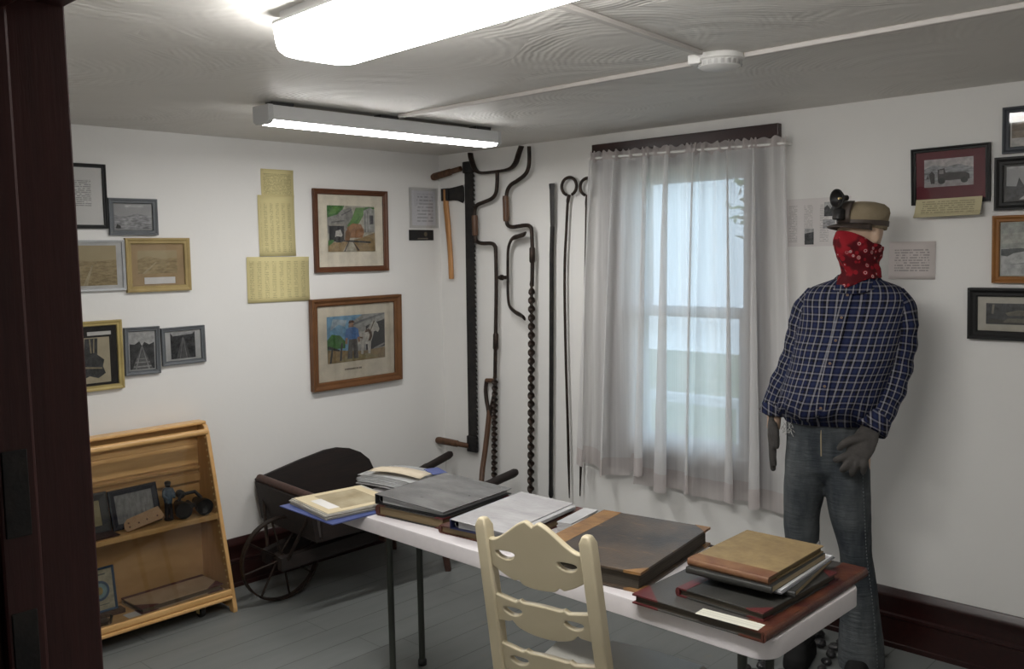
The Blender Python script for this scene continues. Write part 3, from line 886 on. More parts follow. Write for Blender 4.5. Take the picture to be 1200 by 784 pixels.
framed('right', 3.199, 3.475, 1.570, 1.829, .026, .02, (.27, .115, .03), 'orange-brown frame with a snowy shoreline picture, third from the top at the right edge',
       mount=(.45, .45, .40), mw=(.004, .004, .004, .004), polys=[((.40, .42, .38), FULL), ((.50, .50, .45), [(0, .6), (1, .66), (1, .85), (0, .8)]), ((.52, .53, .52), rect(0, 1, 0, .52)), ((.10, .11, .11), [(0, .5), (.3, .52), (.5, .5), (.4, .46), (.2, .42), (.1, .36), (0, .38)]), ((.16, .17, .17), [(.4, .53), (1, .55), (1, .57), (.4, .55)]), ((.30, .31, .31), [(.1, .2), (.5, .26), (.8, .18), (.5, .22)])])
framed('right', 3.117, 3.44, 1.349, 1.551, .034, .024, BLK, 'wide black frame with a dark woodland photo, lowest at the right edge',
       mount=(.52, .49, .42), mw=(.03, .03, .026, .026), polys=[(darkwood, FULL), ((.16, .145, .11), [(.35, .55), (.6, .7), (.95, .6), (.95, .45), (.4, .42)]), ((.22, .20, .16), [(.1, .5), (.14, .5), (.16, .95), (.12, .95)]), ((.05, .045, .035), rect(.05, .95, .05, .22)), ((.14, .13, .10), [(.3, .1), (.7, .1), (.8, .3), (.4, .3)])],
       extra=caption(.075, .118, -.066, -.054))
sheet('right', 2.795, 2.983, 1.581, 1.736, typed('info_card_print', (.68, .62, .60), (.20, .18, .18), .0105, -.07, .07, -.045, .05, 110, 0, .6), 'info_card', 'white printed info card right of the mannequin\'s neck', 'card', .002, bow=.001)
t = thing('newspaper_page', 'printed sheet with two small photos, behind the mannequin\'s head', 'paper', on_right(2.475, 1.832), RB)
b = MB(); b.box(-.155, .155, -.002, -.001, -.108, .104); b.build('page', typed('newspaper_print', (.64, .61, .60), (.20, .19, .19), .0075, -.14, .14, -.09, .075, 130, .073, .45), t)
polypic('photo', .035, .13, .022, .084, -.0026, [((.45, .45, .45), FULL), (darkwood, [(0, 0), (1, 0), (1, .3), (.8, .7), (.6, .5), (.45, .85), (.3, .5), (.15, .8), (0, .6)])], t)
polypic('photo', -.055, -.012, -.10, -.03, -.0026, [(darkwood, FULL), ((.40, .40, .40), [(0, .7), (1, .8), (1, 1), (0, 1)])], t)
polypic('photo', .03, .085, -.03, .008, -.0026, [(greyland, FULL)], t)

# ------------------------------------------------------------------ old tools hung on the right wall (x right along the wall, z up, -y into the room)
def wall_tool(name, label, cat, u, z, group=None):
    return thing(name, label, cat, on_right(u, z), RB, group)

def smoothpath(pts, n=6):
    """Catmull-Rom through points"""
    P = [Vector(p) for p in pts]
    P = [P[0] * 2 - P[1]] + P + [P[-1] * 2 - P[-2]]
    out = []
    for i in range(1, len(P) - 2):
        for k in range(n):
            t = k / n
            a, b_, c, d = P[i - 1:i + 3]
            out.append(.5 * ((2 * b_) + (c - a) * t + (2 * a - 5 * b_ + 4 * c - d) * t * t + (3 * b_ - a - 3 * c + d) * t ** 3))
    out.append(P[-2])
    return out

def twist(b, x0, z0, x1, z1, y, w, t, turns, n=220, taper=True):
    """flat bar twisted into an auger"""
    rs = []
    for k in range(n + 1):
        f = k / n
        a = 2 * pi * turns * f
        c = Vector((x0 + (x1 - x0) * f, y, z0 + (z1 - z0) * f))
        ww = w * (min(1, .45 + f * 9) if taper else 1)
        ring = []
        for sx, sy in ((-1, -.5), (-.4, -1), (.4, -1), (1, -.5), (1, .5), (.4, 1), (-.4, 1), (-1, .5)):
            px, py = sx * ww, sy * t
            ring.append(c + Vector((px * cos(a) - py * sin(a), px * sin(a) + py * cos(a), 0)))
        rs.append(ring)
    b.rings(rs)

# two-handled saw
S = wall_tool('pit_saw', 'long black toothed saw with a round handle at each end, hung upright by the corner', 'saw', .285, 1.4)
n = 62
left, right_ = [], []
zt, zb = .855, -.875
for k in range(n + 1):
    f = k / n
    z = zt + (zb - zt) * f
    xl = -.022 - .018 * f
    xr = .048 - .018 * f
    left.append((xl, z))
    right_.append((xr, z))
    if k < n:
        right_.append((xr + .016, z - (zt - zb) / n * .80))
b = MB(); b.prism(left + right_[::-1], -.030, -.026, axis='y'); b.build('blade', M['iron_b'], S)
b = MB(); b.box(-.030, .054, -.042, -.016, .80, .868); b.build('socket', M['iron_b'], S, bevel=.006)
b = MB(); b.box(-.046, .036, -.042, -.016, -.90, -.80); b.build('socket', M['iron_b'], S, bevel=.006)
for nm, p0, p1 in (('handle', (-.05, -.034, .83), (-.262, -.075, .79)), ('handle', (-.03, -.034, -.865), (-.27, -.085, -.85))):
    P0, P1 = Vector(p0), Vector(p1)
    b = MB(); b.tube([P0, P0.lerp(P1, .35), P0.lerp(P1, .36), P0.lerp(P1, .93), P1], [.016, .017, .021, .023, .018], 14); b.build(nm, M['old_wood'], S, smooth=True)

# broad axe
A = wall_tool('broad_axe', 'broad axe with a black head and orange-brown handle, left of the long saw', 'axe', .14, 2.07)
b = MB(); b.prism([(-.10, .05), (-.03, .052), (.02, .056), (.085, .064), (.095, .050), (.095, -.030), (.085, -.045), (.04, -.028), (.0, -.024), (-.05, -.026), (-.10, -.022)], -.016, -.008, axis='y')
b.box(-.10, -.035, -.024, -.002, -.024, .052); b.build('head', M['iron_b'], A, bevel=.003)
cl = smoothpath([(-.068, -.013, .045), (-.066, -.013, -.05), (-.050, -.016, -.18), (-.034, -.018, -.34), (-.028, -.018, -.505)], 5)
b = MB(); b.tube(cl, [.020] * 4 + [.021] * 8 + [.0195] * (len(cl) - 12), 14, .62, up=(0, 1, 0)); b.build('handle', M['axe_wood'], A, smooth=True)

# two breast augers
def auger(label, u0, z0, yoke, stem, grip, sleeve, tw, cup):
    t_ = wall_tool('breast_auger', label, 'auger', u0, z0, None)
    if yoke:
        p = smoothpath(yoke, 7)
        b = MB(); b.tube(p, [.021] * len(p), 12, .32, up=(0, 1, 0)) if False else b.tube(p, [.022] * len(p), 12, .40, up=(0, 0, 1)); b.build('breastplate', M['iron'], t_, smooth=True)
    p = smoothpath(stem, 8)
    b = MB(); b.tube(p, .0115, 12); b.build('crank', M['iron'], t_, smooth=True)
    g = [Vector(q) for q in grip]
    b = MB(); b.tube([g[0], g[0].lerp(g[1], .08), g[0].lerp(g[1], .5), g[0].lerp(g[1], .92), g[1]], [.017, .019, .0185, .019, .017], 14); b.build('grip', M['old_wood'], t_, smooth=True)
    s = [Vector(q) for q in sleeve]
    b = MB(); b.tube([s[0], s[0].lerp(s[1], .1), s[0].lerp(s[1], .9), s[1]], [.012, .017, .017, .012], 12); b.build('coupling', M['iron'], t_, smooth=True)
    b = MB(); twist(b, *tw); b.build('twist_bit', M['iron'], t_, smooth=True, angle=60)
    return t_
Y = -.055
auger('breast auger with a U-shaped yoke on top, nearer the corner of the two', .5, 1.5,
      [(-.158, Y, .812), (-.150, Y, .775), (-.120, Y, .715), (-.07, Y, .690), (.06, Y, .688), (.155, Y, .694), (.205, Y, .72), (.235, Y, .775), (.256, Y, .815)],
      [(.062, Y, .685), (.060, Y, .62), (.048, Y, .565), (.012, Y, .535), (-.06, Y, .517), (-.110, Y, .503), (-.131, Y, .465), (-.132, Y, .38), (-.130, Y, .32), (-.118, Y, .290), (-.07, Y, .278), (.0, Y, .276), (.030, Y, .262), (.038, Y, .22), (.036, Y, 0), (.022, Y, -.30), (.012, Y, -.52)],
      [(-.132, Y, .445), (-.131, Y, .325)], [(.026, Y, -.25), (.021, Y, -.35)], (.012, -.50, -.012, -1.13, Y, .0185, .007, 9), None)
auger('breast auger with a bent top arm, farther from the corner of the two', .8, 1.5,
      None,
      [(.014, Y, .808), (.014, Y, .74), (.006, Y, .69), (-.02, Y, .655), (-.08, Y, .625), (-.135, Y, .602), (-.164, Y, .56), (-.172, Y, .48), (-.170, Y, .41), (-.160, Y, .378), (-.12, Y, .366), (-.03, Y, .372), (.012, Y, .364), (.024, Y, .33), (.026, Y, .2), (.020, Y, .03)],
      [(-.174, Y, .545), (-.171, Y, .40)], [(.026, Y, .25), (.024, Y, .16)], (.018, .06, -.016, -1.18, Y, .0205, .008, 12.5), None)
B_ = wall_tool('breastplate_yoke', 'loose curved iron yoke hung between the two augers', 'yoke', .66, 1.577)
p = smoothpath([(.118, Y - .01, .245), (.06, Y, .234), (.012, Y, .222), (-.018, Y, .175), (-.026, Y, .10), (-.028, Y, 0), (-.030, Y, -.09), (-.020, Y, -.16), (.02, Y, -.195), (.07, Y, -.215), (.103, Y - .01, -.228)], 6)
b = MB(); b.tube(p, .022, 12, .38, up=(1, 0, 0)); b.build('bar', M['iron'], B_, smooth=True)
b = MB(); b.cyl((-.098, Y, 0), (-.03, Y, 0), .011); b.cyl((-.085, Y, 0), (-.07, Y, 0), .016); b.build('stub', M['iron'], B_, smooth=True)

# pry bar
t = wall_tool('tamping_bar', 'tall straight black bar with a flattened top, between augers and ringed rods', 'bar', .936, 1.2)
b = MB(); b.tube([(.020, -.03, .66), (.012, -.03, .5), (-.004, -.03, -.2), (-.019, -.03, -.80), (-.019, -.03, -.86), (-.019, -.03, -.878)], [.0125, .0125, .0125, .0115, .014, .009], 10); b.build('shaft', M['iron_b'], t, smooth=True)
b = MB(); b.tube([(.020, -.03, .64), (.020, -.03, .68), (.021, -.03, .86), (.020, -.03, .895)], [.012, .016, .018, .022], 4, .55, up=(0, 1, 0)); b.build('chisel_end', M['iron_b'], t)
# ringed rods
def rod(label, u, z, ring, path):
    t_ = wall_tool('blasting_needle', label, 'rod', u, z)
    b = MB()
    cx, cz, rx, rz = ring
    loop = [Vector((cx + rx * sin(a) * (1 if abs(a) < 2.4 else 1), -.03, cz + rz * cos(a))) for a in [R(-158 + 316 * k / 26) for k in range(27)]]
    b.tube(loop, .0085, 10); b.build('eye', M['iron'], t_, smooth=True)
    p_ = smoothpath(path, 5)
    b = MB(); b.tube(p_, [.010] * 5 + [.0075] * (len(p_) - 8) + [.006, .005, .003], 10); b.build('shaft', M['iron'], t_, smooth=True)
rod('slim iron rod with a ring top, left of the curtain edge', 1.08, 1.2, (0, .872, .052, .048), [(.0, -.03, .828), (-.012, -.03, .78), (-.022, -.03, .66), (-.040, -.03, .4), (-.040, -.03, 0), (-.030, -.03, -.5), (-.026, -.03, -.855)])
rod('slim iron rod whose ring top is half hidden by the curtain', 1.207, 1.2, (0, .862, .050, .046), [(0, -.03, .82), (-.008, -.03, .75), (-.016, -.03, .5), (-.036, -.03, 0), (-.060, -.03, -.5), (-.076, -.03, -.83)])
# shovel leaning on the wall
t = thing('shovel', 'D-handled shovel leaning on the wall below the saw and auger', 'shovel', (-.30, -.28, 0), 0)
zt = .95
def pl(u, z, d): return Vector((-d + .30, -u + .28, z))
b = MB()
b.tube([pl(.408, .955, .025), pl(.482, .960, .025)], .0135, 12); b.build('grip', M['old_wood'], t, smooth=True)
b = MB()
for pth in ([(.410, .955, .025), (.406, .90, .03), (.416, .84, .035), (.434, .785, .04), (.444, .74, .045)], [(.480, .960, .025), (.484, .91, .03), (.474, .85, .035), (.458, .79, .04), (.448, .74, .045)]):
    b.tube([pl(*q) for q in smoothpath(pth, 4)], .0125, 10)
b.build('yoke', M['iron'], t, smooth=True)
b = MB(); p = smoothpath([pl(.446, .78, .04), pl(.444, .66, .06), pl(.446, .54, .085), pl(.452, .44, .115), pl(.475, .36, .15), pl(.505, .27, .19)], 5); b.tube(p, .0165, 12); b.build('shaft', M['old_wood'], t, smooth=True)
b = MB()
rs = []
for k in range(9):
    f = k / 8
    z = .30 - .29 * f
    w = .012 + .095 * min(1, f * 2.2) * (1 if f < .75 else 1 - (f - .75) * 1.6)
    c = pl(.50 + .03 * f, z, .185 + .07 * f)
    rs.append([c + Vector((-.025 * (1 - (q * 2) ** 2) - .001, -w * q * 2, 0)) for q in (-.5, -.25, 0, .25, .5)])
b.rings(rs, cap=False, closed=False); b.build('blade', M['iron'], t, smooth=True, solid=.003)

# ------------------------------------------------------------------ folding table
TX, TY, TL, TW, TH = -1.568, -2.247, 1.99, .545, .74
tb = thing('folding_table', 'long white plastic folding table covered with albums and ledgers', 'table', (TX, TY, 0), R(-.9))
b = MB()
rs = []
for z, ins in ((TH - .058, .006), (TH - .054, .0), (TH - .007, .0), (TH - .002, .002), (TH, .008)):
    rs.append([Vector((x, y, z)) for x, y in rrect(TW / 2 - ins, TL / 2 - ins, .055 - ins * .5, 8)])
b.rings(rs); b.build('tabletop', M['table_top'], tb, smooth=True, angle=22)
for s in (-1, 1):
    for q in (-1, 1):
        x, y = q * .085 + .04, s * .80
        x = (-.07, .085)[(q + 1) // 2]
        b = MB(); b.cyl((x, y, .012), (x, y, TH - .04), .0135, n=12); lg = b.build('leg', M['table_leg'], tb, smooth=True)
        b = MB(); b.lathe([(.0165, 0), (.019, .004), (.019, .022), (.0145, .028)], 14, Matrix.Translation((x, y, 0))); b.build('foot_cap', M['black_plastic'], lg, smooth=True)
    b = MB(); b.cyl((-.19, s * .80, TH - .055), (.2, s * .80, TH - .070), .0125); b.build('crossbar', M['table_leg'], tb, smooth=True)
b = MB(); b.box(-.215, -.195, -.9, .9, TH - .080, TH - .057); b.box(.195, .215, -.9, .9, TH - .080, TH - .057); b.build('frame_rail', M['table_leg'], tb)

# ------------------------------------------------------------------ ladder-back chair (local: faces -y, x to its left)
ch = thing('ladder_back_chair', 'cream painted ladder-back chair pulled up to the near side of the table', 'chair', (-2.05, -2.70, 0), R(100))
def back(x, h, d=0.0):
    """point on the raked back: h height, d in front of its plane"""
    y = .107 * max(0, (h - .45) / .55) - .0
    return Vector((x, y - d, h))
RK = math.atan(.107 / .55)
for s in (-1, 1):
    b = MB()
    pts = [(.45 * 0 + 0, 0)]
    path = [Vector((s * .170, .075, 0)), Vector((s * .172, .03, .2)), Vector((s * .172, 0, .45)), back(s * .166, .7), back(s * .161, .985)]
    rs = []
    for i, p_ in enumerate(path):
        w, d = (.0185, .020) if i > 0 else (.015, .016)
        rs.append([p_ + Vector((x, y, 0)) for x, y in ((-w, -d), (w, -d), (w, d), (-w, d))])
    top = path[-1] + Vector((0, .004, .022))
    rs.append([top + Vector((x, y, 0)) for x, y in ((-.010, -.012), (.010, -.012), (.010, .012), (-.010, .012))])
    b.rings(rs); b.build('back_post', M['chair_paint'], ch, bevel=.005, smooth=True)
    b = MB(); b.tube([(s * .205, -.44, 0), (s * .205, -.44, .30), (s * .205, -.44, .42)], [.014, .019, .020], 4); b.build('leg', M['chair_paint'], ch, bevel=.004)
    b = MB(); b.cyl((s * .19, -.43, .2), (s * .172, .03, .2), .010); b.build('stretcher', M['chair_paint'], ch, smooth=True)
b = MB(); b.cyl((-.2, -.44, .26), (.2, -.44, .26), .011); b.build('stretcher', M['chair_paint'], ch, smooth=True)
b = MB()
rs = []
for z, ins in ((.425, .004), (.432, 0), (.447, 0), (.453, .006)):
    out = []
    for k in range(13):
        f = k / 12
        out.append((-.245 + .49 * f, -.478 - .022 * sin(pi * f)))
    out += [(.195, .035), (-.195, .035)]
    rs.append([Vector((x * (1 - ins * 4), y + ins, z)) for x, y in out])
b.rings(rs); b.build('seat', M['chair_seat'], ch, bevel=.002)
def slat(zc, hc, he, hump, holes=True):
    W = .152
    top, bot = [], []
    N = 44
    for k in range(N + 1):
        f = -1 + 2 * k / N
        a = abs(f)
        if hump:
            t_ = he + (hc - he) * (0.5 + 0.5 * cos(pi * min(1, a / .88))) ** .8 - .012 * math.exp(-(f / .055) ** 2) - (.004 if a < .12 else 0)
            bt = -.052 * (1 - a ** 2.2) + .010 * math.exp(-((a - .42) / .05) ** 2) * 1.0 + .004 * a
        else:
            t_ = he + (hc - he) * (1 - (a / .5) ** 2 if a < .5 else 0) + .014 * max(0, a - .55) ** 1 * 2.2 + .007 * math.exp(-((a - .46) / .05) ** 2)
            bt = -.030 * (max(0, 1 - (a / .68) ** 2)) ** .7 - .006 + .006 * math.exp(-((a - .66) / .05) ** 2) - .01 * max(0, a - .6)
        top.append((f * W, t_)); bot.append((f * W, bt))
    outer = bot + top[::-1]
    hl = []
    zc_h = he * .48
    for s in (-1, 1):
        hole = []
        for k in range(24):
            a = 2 * pi * k / 24
            px = .029 * cos(a)
            pz = .0115 * sin(a) + (.0045 * (1 - (px / .029) ** 2) if False else -.0045 * (1 - (px / .029) ** 2))
            hole.append((s * .096 + px, zc_h + pz + .003))
        hl.append(hole)
    o = cutout('slat', outer, hl, .017, M['chair_paint'], ch, .004)
    o.location = back(0, zc, -.002)
    o.rotation_euler = (-RK, 0, 0)
slat(.875, .150, .078, True)
slat(.715, .064, .060, False)
slat(.563, .064, .060, False)

# ------------------------------------------------------------------ slant-front display case on castors, against the back wall
CX0, CX1 = -2.74, -1.685
dc = thing('display_case', 'honey maple slant-front display case on castors, beside the wheelbarrow', 'display case', (CX0, 0, 0))
CW = CX1 - CX0
prof = [(-.035, .02), (-.035, .895), (-.05, .912), (-.085, .912), (-.118, .898), (-.135, .868), (-.312, .10), (-.330, .02), (-.330, .0), (-.295, .0), (-.285, .02), (-.10, .02)]
for nm, x0 in (('side_panel', 0), ('side_panel', CW - .022)):
    b = MB(); b.prism(prof, x0, x0 + .022, axis='x'); sp_ = b.build(nm, M['maple_v'], dc, bevel=.004)
    b = MB()
    xin = .022 if x0 == 0 else CW - .022
    sg = 1 if x0 == 0 else -1
    for k in range(24):
        f = k / 23
        z = .14 + .70 * f
        y = -.296 + (.176) * (z - .10) / .768
        b.cyl((xin, y, z), (xin + sg * .003, y, z), .0055, n=8)
        if k < 23 and False:
            pass
    b.build('shelf_socket', M['hole'], sp_)
def yfront(z): return -.312 + .177 * (z - .10) / .768
b = MB(); b.box(.022, CW - .022, -.044, -.035, .08, .90); b.build('back_panel', M['maple_ply'], dc)
b = MB()
for z0, z1 in ((.52, .60), (.70, .80), (.80, .895)):
    b.box(.022, CW - .022, -.050, -.036, z0, z1)
b.build('back_slat', M['maple'], dc, bevel=.003)
b = MB()
for z0, z1 in ((.615, .655), (.675, .69)):
    b.box(.022, CW - .022, -.062, -.044, z0, z1)
b.build('back_rail', M['maple_v'], dc, bevel=.003)
b = MB(); b.box(.022, CW - .022, -.212, -.05, .455, .472); b.box(.022, CW - .022, -.222, -.208, .448, .474); b.build('shelf', M['maple'], dc, bevel=.003)
b = MB(); b.box(.022, CW - .022, -.29, -.05, .085, .105); b.build('bottom_deck', M['maple'], dc, bevel=.002)
b = MB(); b.box(.0, CW - .022, -.322, -.292, .088, .118); b.box(0, CW - .022, -.330, -.30, .070, .087); b.build('front_rail', M['maple'], dc, bevel=.006)
b = MB(); b.box(.0, CW, -.108, -.035, .902, .918); b.build('top_board', M['maple'], dc, bevel=.006)
b = MB(); b.cyl((.01, -.128, .868), (CW - .012, -.128, .868), .0155, n=16); b.build('top_dowel', M['maple'], dc, smooth=True)
b = MB(); b.add([(.022, yfront(.12) - .008, .12), (CW - .024, yfront(.12) - .008, .12), (CW - .024, yfront(.845) - .008, .845), (.022, yfront(.845) - .008, .845)], [(0, 1, 2, 3)])
b.build('front_pane', M['case_glass'], dc, solid=.003)
for x in (.12, CW - .15):
    b = MB(); b.lathe([(.026, -.011), (.027, -.006), (.027, .006), (.026, .011)], 20, Matrix.Translation((x, -.25, .027)) @ Matrix.Rotation(pi / 2, 4, 'Y')); cst = b.build('castor', M['black_plastic'], dc, smooth=True)
    b = MB(); b.box(x - .016, x - .013, -.262, -.232, .02, .07); b.box(x + .013, x + .016, -.262, -.232, .02, .07); b.box(x - .02, x + .02, -.275, -.225, .066, .086); b.build('fork', M['hole'], cst)
    b = MB(); b.lathe([(.026, -.011), (.027, -.006), (.027, .006), (.026, .011)], 20, Matrix.Translation((x, -.09, .027)) @ Matrix.Rotation(pi / 2, 4, 'Y')); b.box(x - .02, x + .02, -.11, -.07, .05, .086); b.build('castor', M['black_plastic'], dc)

# ---- what stands in the case
def stand_frame(name, label, x0, x1, z0, h, yb, lean, fw, fc, polys, mw=(0, 0, 0, 0), cat='framed picture', tilt=0.0, mount=None):
    t_ = thing(name, label, cat, ((x0 + x1) / 2, yb, z0), 0, None, rot=(-lean, tilt, 0))
    w = (x1 - x0) / 2
    b = MB(); rs = []
    for sx, z in ((-1, 0), (1, 0), (1, h), (-1, h)):
        sz = 1 if z == 0 else -1
        rs.append([Vector((sx * (w - a * fw), -d, z + sz * a * fw)) for a, d in ((0, 0), (0, .013), (.3, .015), (1, .009), (1, 0))])
    rs.append(rs[0]); b.rings(rs, cap=False); b.build('frame', fmat(fc), t_)
    polypic('print', -w + fw + mw[0], w - fw - mw[1], fw + mw[2], h - fw - mw[3], -.005, polys, t_)
    b = MB(); b.box(-w + .004, w - .004, -.003, .0, .004, h - .004); b.build('backing', fmat(mount or fc, .8), t_)
    return t_
SH = .4745
stand_frame('standing_picture', 'black frame with a grey photo standing on the upper shelf of the case', -2.175, -1.945, SH, .185, -.115, .22, .026, (.018, .02, .032), [(photo_mat('silvery_print', (.13, .13, .13), (.30, .30, .30), 26, (2, 1, 1)), FULL), ((.34, .34, .34), [(.55, .1), (.62, .12), (.64, .4), (.58, .36)]), ((.36, .36, .36), [(.7, .15), (.76, .2), (.76, .36), (.72, .4)])], tilt=-.02)
stand_frame('standing_picture', 'dark grey frame with a yellowed print, left on the upper shelf of the case', -2.44, -2.18, SH, .185, -.105, .22, .035, (.05, .05, .052), [(photo_mat('yellowed_print', (.24, .20, .105), (.34, .29, .16), 22), FULL)], tilt=-.01)
t = thing('figurine', 'small dark figurine of a miner in blue beside the binoculars', 'figurine', (-1.915, -.135, SH), .3)
b = MB(); b.lathe([(.022, 0), (.022, .008), (.0, .009)], 18); b.build('base', M['black_plastic'], t, smooth=True)
b = MB()
b.tube([(-.010, 0, .006), (-.011, 0, .04), (-.008, 0, .085)], [.008, .010, .012], 10); b.tube([(.012, -.004, .006), (.013, 0, .04), (.008, 0, .085)], [.008, .010, .012], 10)
b.build('legs', mat('dark_bronze', (.015, .014, .016), .35), t, smooth=True)
b = MB(); b.tube([(0, 0, .08), (0, 0, .10), (0, -.002, .128), (0, 0, .15), (0, 0, .158)], [.017, .021, .024, .022, .010], 14)
for s in (-1, 1):
    b.tube([(s * .021, 0, .147), (s * .030, -.006, .122), (s * .018, -.022, .106)], [.009, .009, .007], 10)
b.build('jacket', mat('slate_blue_glaze', (.05, .08, .12), .25, var=(.14, .20, .26), vscale=60), t, smooth=True)
b = MB(); b.ball((0, -.002, .172), (.013, .014, .016), 10); b.ball((0, -.002, .180), (.015, .016, .010), 10); b.build('head', mat('dark_bronze_head', (.016, .013, .012), .35), t, smooth=True)
t = thing('binoculars', 'pair of black binoculars on the upper shelf of the case', 'binoculars', (-1.805, -.135, SH + .006), -.15)
t.scale = (1.12, 1.12, 1.12)
for s in (-1, 1):
    b = MB()
    T = Matrix.Translation((s * .042, .0, .038)) @ Matrix.Rotation(R(96), 4, 'X') @ Matrix.Rotation(R(s * 3), 4, 'Y')
    b.lathe([(.017, -.045), (.018, -.03), (.022, -.02), (.026, 0), (.034, .03), (.036, .045), (.036, .06), (.031, .06), (.030, .052), (0, .050)], 22, T); b.build('barrel', M['black_plastic'], t, smooth=True)
b = MB(); b.cyl((0, -.03, .040), (0, .035, .044), .010); b.box(-.03, .03, -.012, .008, .032, .046); b.cyl((-.03, .02, .085), (-.03, .045, .085), .018); b.tube([(-.05, .0, .06), (-.03, .02, .085), (.03, .02, .088), (.05, .0, .06)], .008, 8); b.build('bridge', M['black_plastic'], t, smooth=True)
t = thing('leather_tag', 'tan leather strip with punched holes leaning on the black frame', 'leather strip', (-2.045, -.185, SH + .016), 0, None, rot=(-.75, -.16, 0))
b = MB(); pts = [(-.095, 0), (.075, 0), (.09, .012), (.085, .068), (-.07, .06), (-.09, .045), (-.10, .02)]
b.prism(pts, -.0035, 0, axis='y'); b.build('strip', mat('tan_leather', (.42, .27, .15), .6, var=(.34, .20, .10), vscale=25), t, bevel=.001)
b = MB()
for x, z in ((-.075, .018), (-.072, .038), (-.03, .022), (.01, .024), (.06, .022)):
    b.cyl((x, -.0042, z), (x, -.0030, z), .0045, n=10)
b.build('punched_hole', mat('brown_hole', (.10, .04, .02), .7), t)
t = tag(MB().box(-.075, .085, -.05, .04, 0, .006).build('leather_plate', mat('oxblood_leather', (.05, .02, .018), .3), bevel=.002), 'flat dark oxblood plate at the front of the upper shelf of the case', 'plate')
t.location = (-2.265, -.155, SH + .0005)
blue = (.05, .10, .18)
stand_frame('certificate', 'blue-framed certificate with a round seal on the bottom deck of the case', -2.33, -2.19, .1255, .20, -.15, .15, .009, blue, [((.42, .38, .27), FULL), (blue, [(.5 + .36 * cos(a), .48 + .25 * sin(a)) for a in [k * pi / 12 for k in range(24)]]), ((.22, .34, .36), [(.5 + .27 * cos(a), .48 + .19 * sin(a)) for a in [k * pi / 12 for k in range(24)]]), ((.36, .26, .08), [(.5 + .12 * cos(a), .48 + .1 * sin(a)) for a in [k * pi / 6 for k in range(12)]]), ((.12, .12, .10), rect(.2, .8, .12, .14)), ((.12, .12, .10), rect(.25, .75, .86, .9))], cat='certificate', mount=(.03, .05, .08))
t = tag(MB().box(-.085, .085, -.028, .028, 0, .020).build('wood_stand', M['old_wood'], bevel=.003), 'brown wood block under the blue-framed certificate', 'stand')
t.location = (-2.25, -.155, .1055)
t = thing('ledger', 'large old ledger with dark red corners lying in the bottom of the case', 'book', (-1.928, -.165, .1058), R(1.5))
b = MB(); b.box(-.195, .195, -.095, .095, .004, .024); b.build('page_block', mat('aged_page_edges', (.12, .085, .05), .8), t)
b = MB(); b.box(-.205, .205, -.10, .10, .024, .029); b.box(-.205, .205, -.10, .10, 0, .005); b.box(-.205, .205, .095, .10, 0, .029); b.build('cover', mat('worn_brown_cloth', (.50, .37, .24), .7, var=(.40, .28, .17), vscale=12), t, bevel=.002)
b = MB()
for sx in (-1, 1):
    b.prism([(sx * .206, -.101), (sx * .125, -.101), (sx * .206, -.035)], .0235, .0297, axis='z')
    b.prism([(sx * .206, -.101), (sx * .125, -.101), (sx * .206, -.035)], -.0003, .0055, axis='z')
b.box(-.206, .206, .075, .101, .024, .0297)
b.build('corner', mat('dark_red_leather', (.10, .022, .022), .5), t)
t = tag(MB().box(-.055, .06, -.035, .035, 0, .0015).build('note_card', M['paper']), 'white card on the bottom deck of the case', 'card')
t.location = (-2.135, -.243, .1057); t.rotation_euler = (0, 0, R(4))
t = thing('glass_dish', 'small glass dish at the left of the case bottom', 'dish', (-2.29, -.245, .1055))
b = MB(); b.lathe([(.030, 0), (.034, .004), (.038, .03), (.036, .03), (.032, .007), (0, .006)], 24); b.build('bowl', clear('dish_glass', (.9, .88, .84), .12), t, smooth=True)
b = MB(); b.ball((0, 0, .015), (.026, .026, .009), 8); b.build('contents', mat('brown_bits', (.08, .05, .03), .8), t, smooth=True)

# ------------------------------------------------------------------ old wheelbarrow (local: +x from wheel to handles)
wb = thing('wheelbarrow', 'dark old wooden wheelbarrow with a spoked iron wheel, parked along the left wall', 'wheelbarrow', (-1.448, -.35, 0), R(-5))
WR = .212
b = MB()
rs = []
for k in range(49):
    a = 2 * pi * k / 48
    rs.append([Vector((r_ * cos(a), y, WR + r_ * sin(a))) for r_, y in ((WR, -.017), (WR, .017), (WR - .009, .017), (WR - .009, -.017))])
b.rings(rs[:-1] + [rs[0]], cap=False); wh = b.build('wheel', M['iron'], wb, smooth=True)
b = MB()
for k in range(8):
    a = 2 * pi * k / 8 + .2
    y = .02 if k % 2 else -.02
    b.cyl((.02 * cos(a), y, WR + .02 * sin(a)), ((WR - .006) * cos(a), 0, WR + (WR - .006) * sin(a)), .0055, n=8)
b.build('spoke', M['iron'], wh, smooth=True)
b = MB(); b.cyl((0, -.035, WR), (0, .035, WR), .026, n=16); b.cyl((0, -.10, WR), (0, .10, WR), .010); b.build('hub', M['iron'], wh, smooth=True)
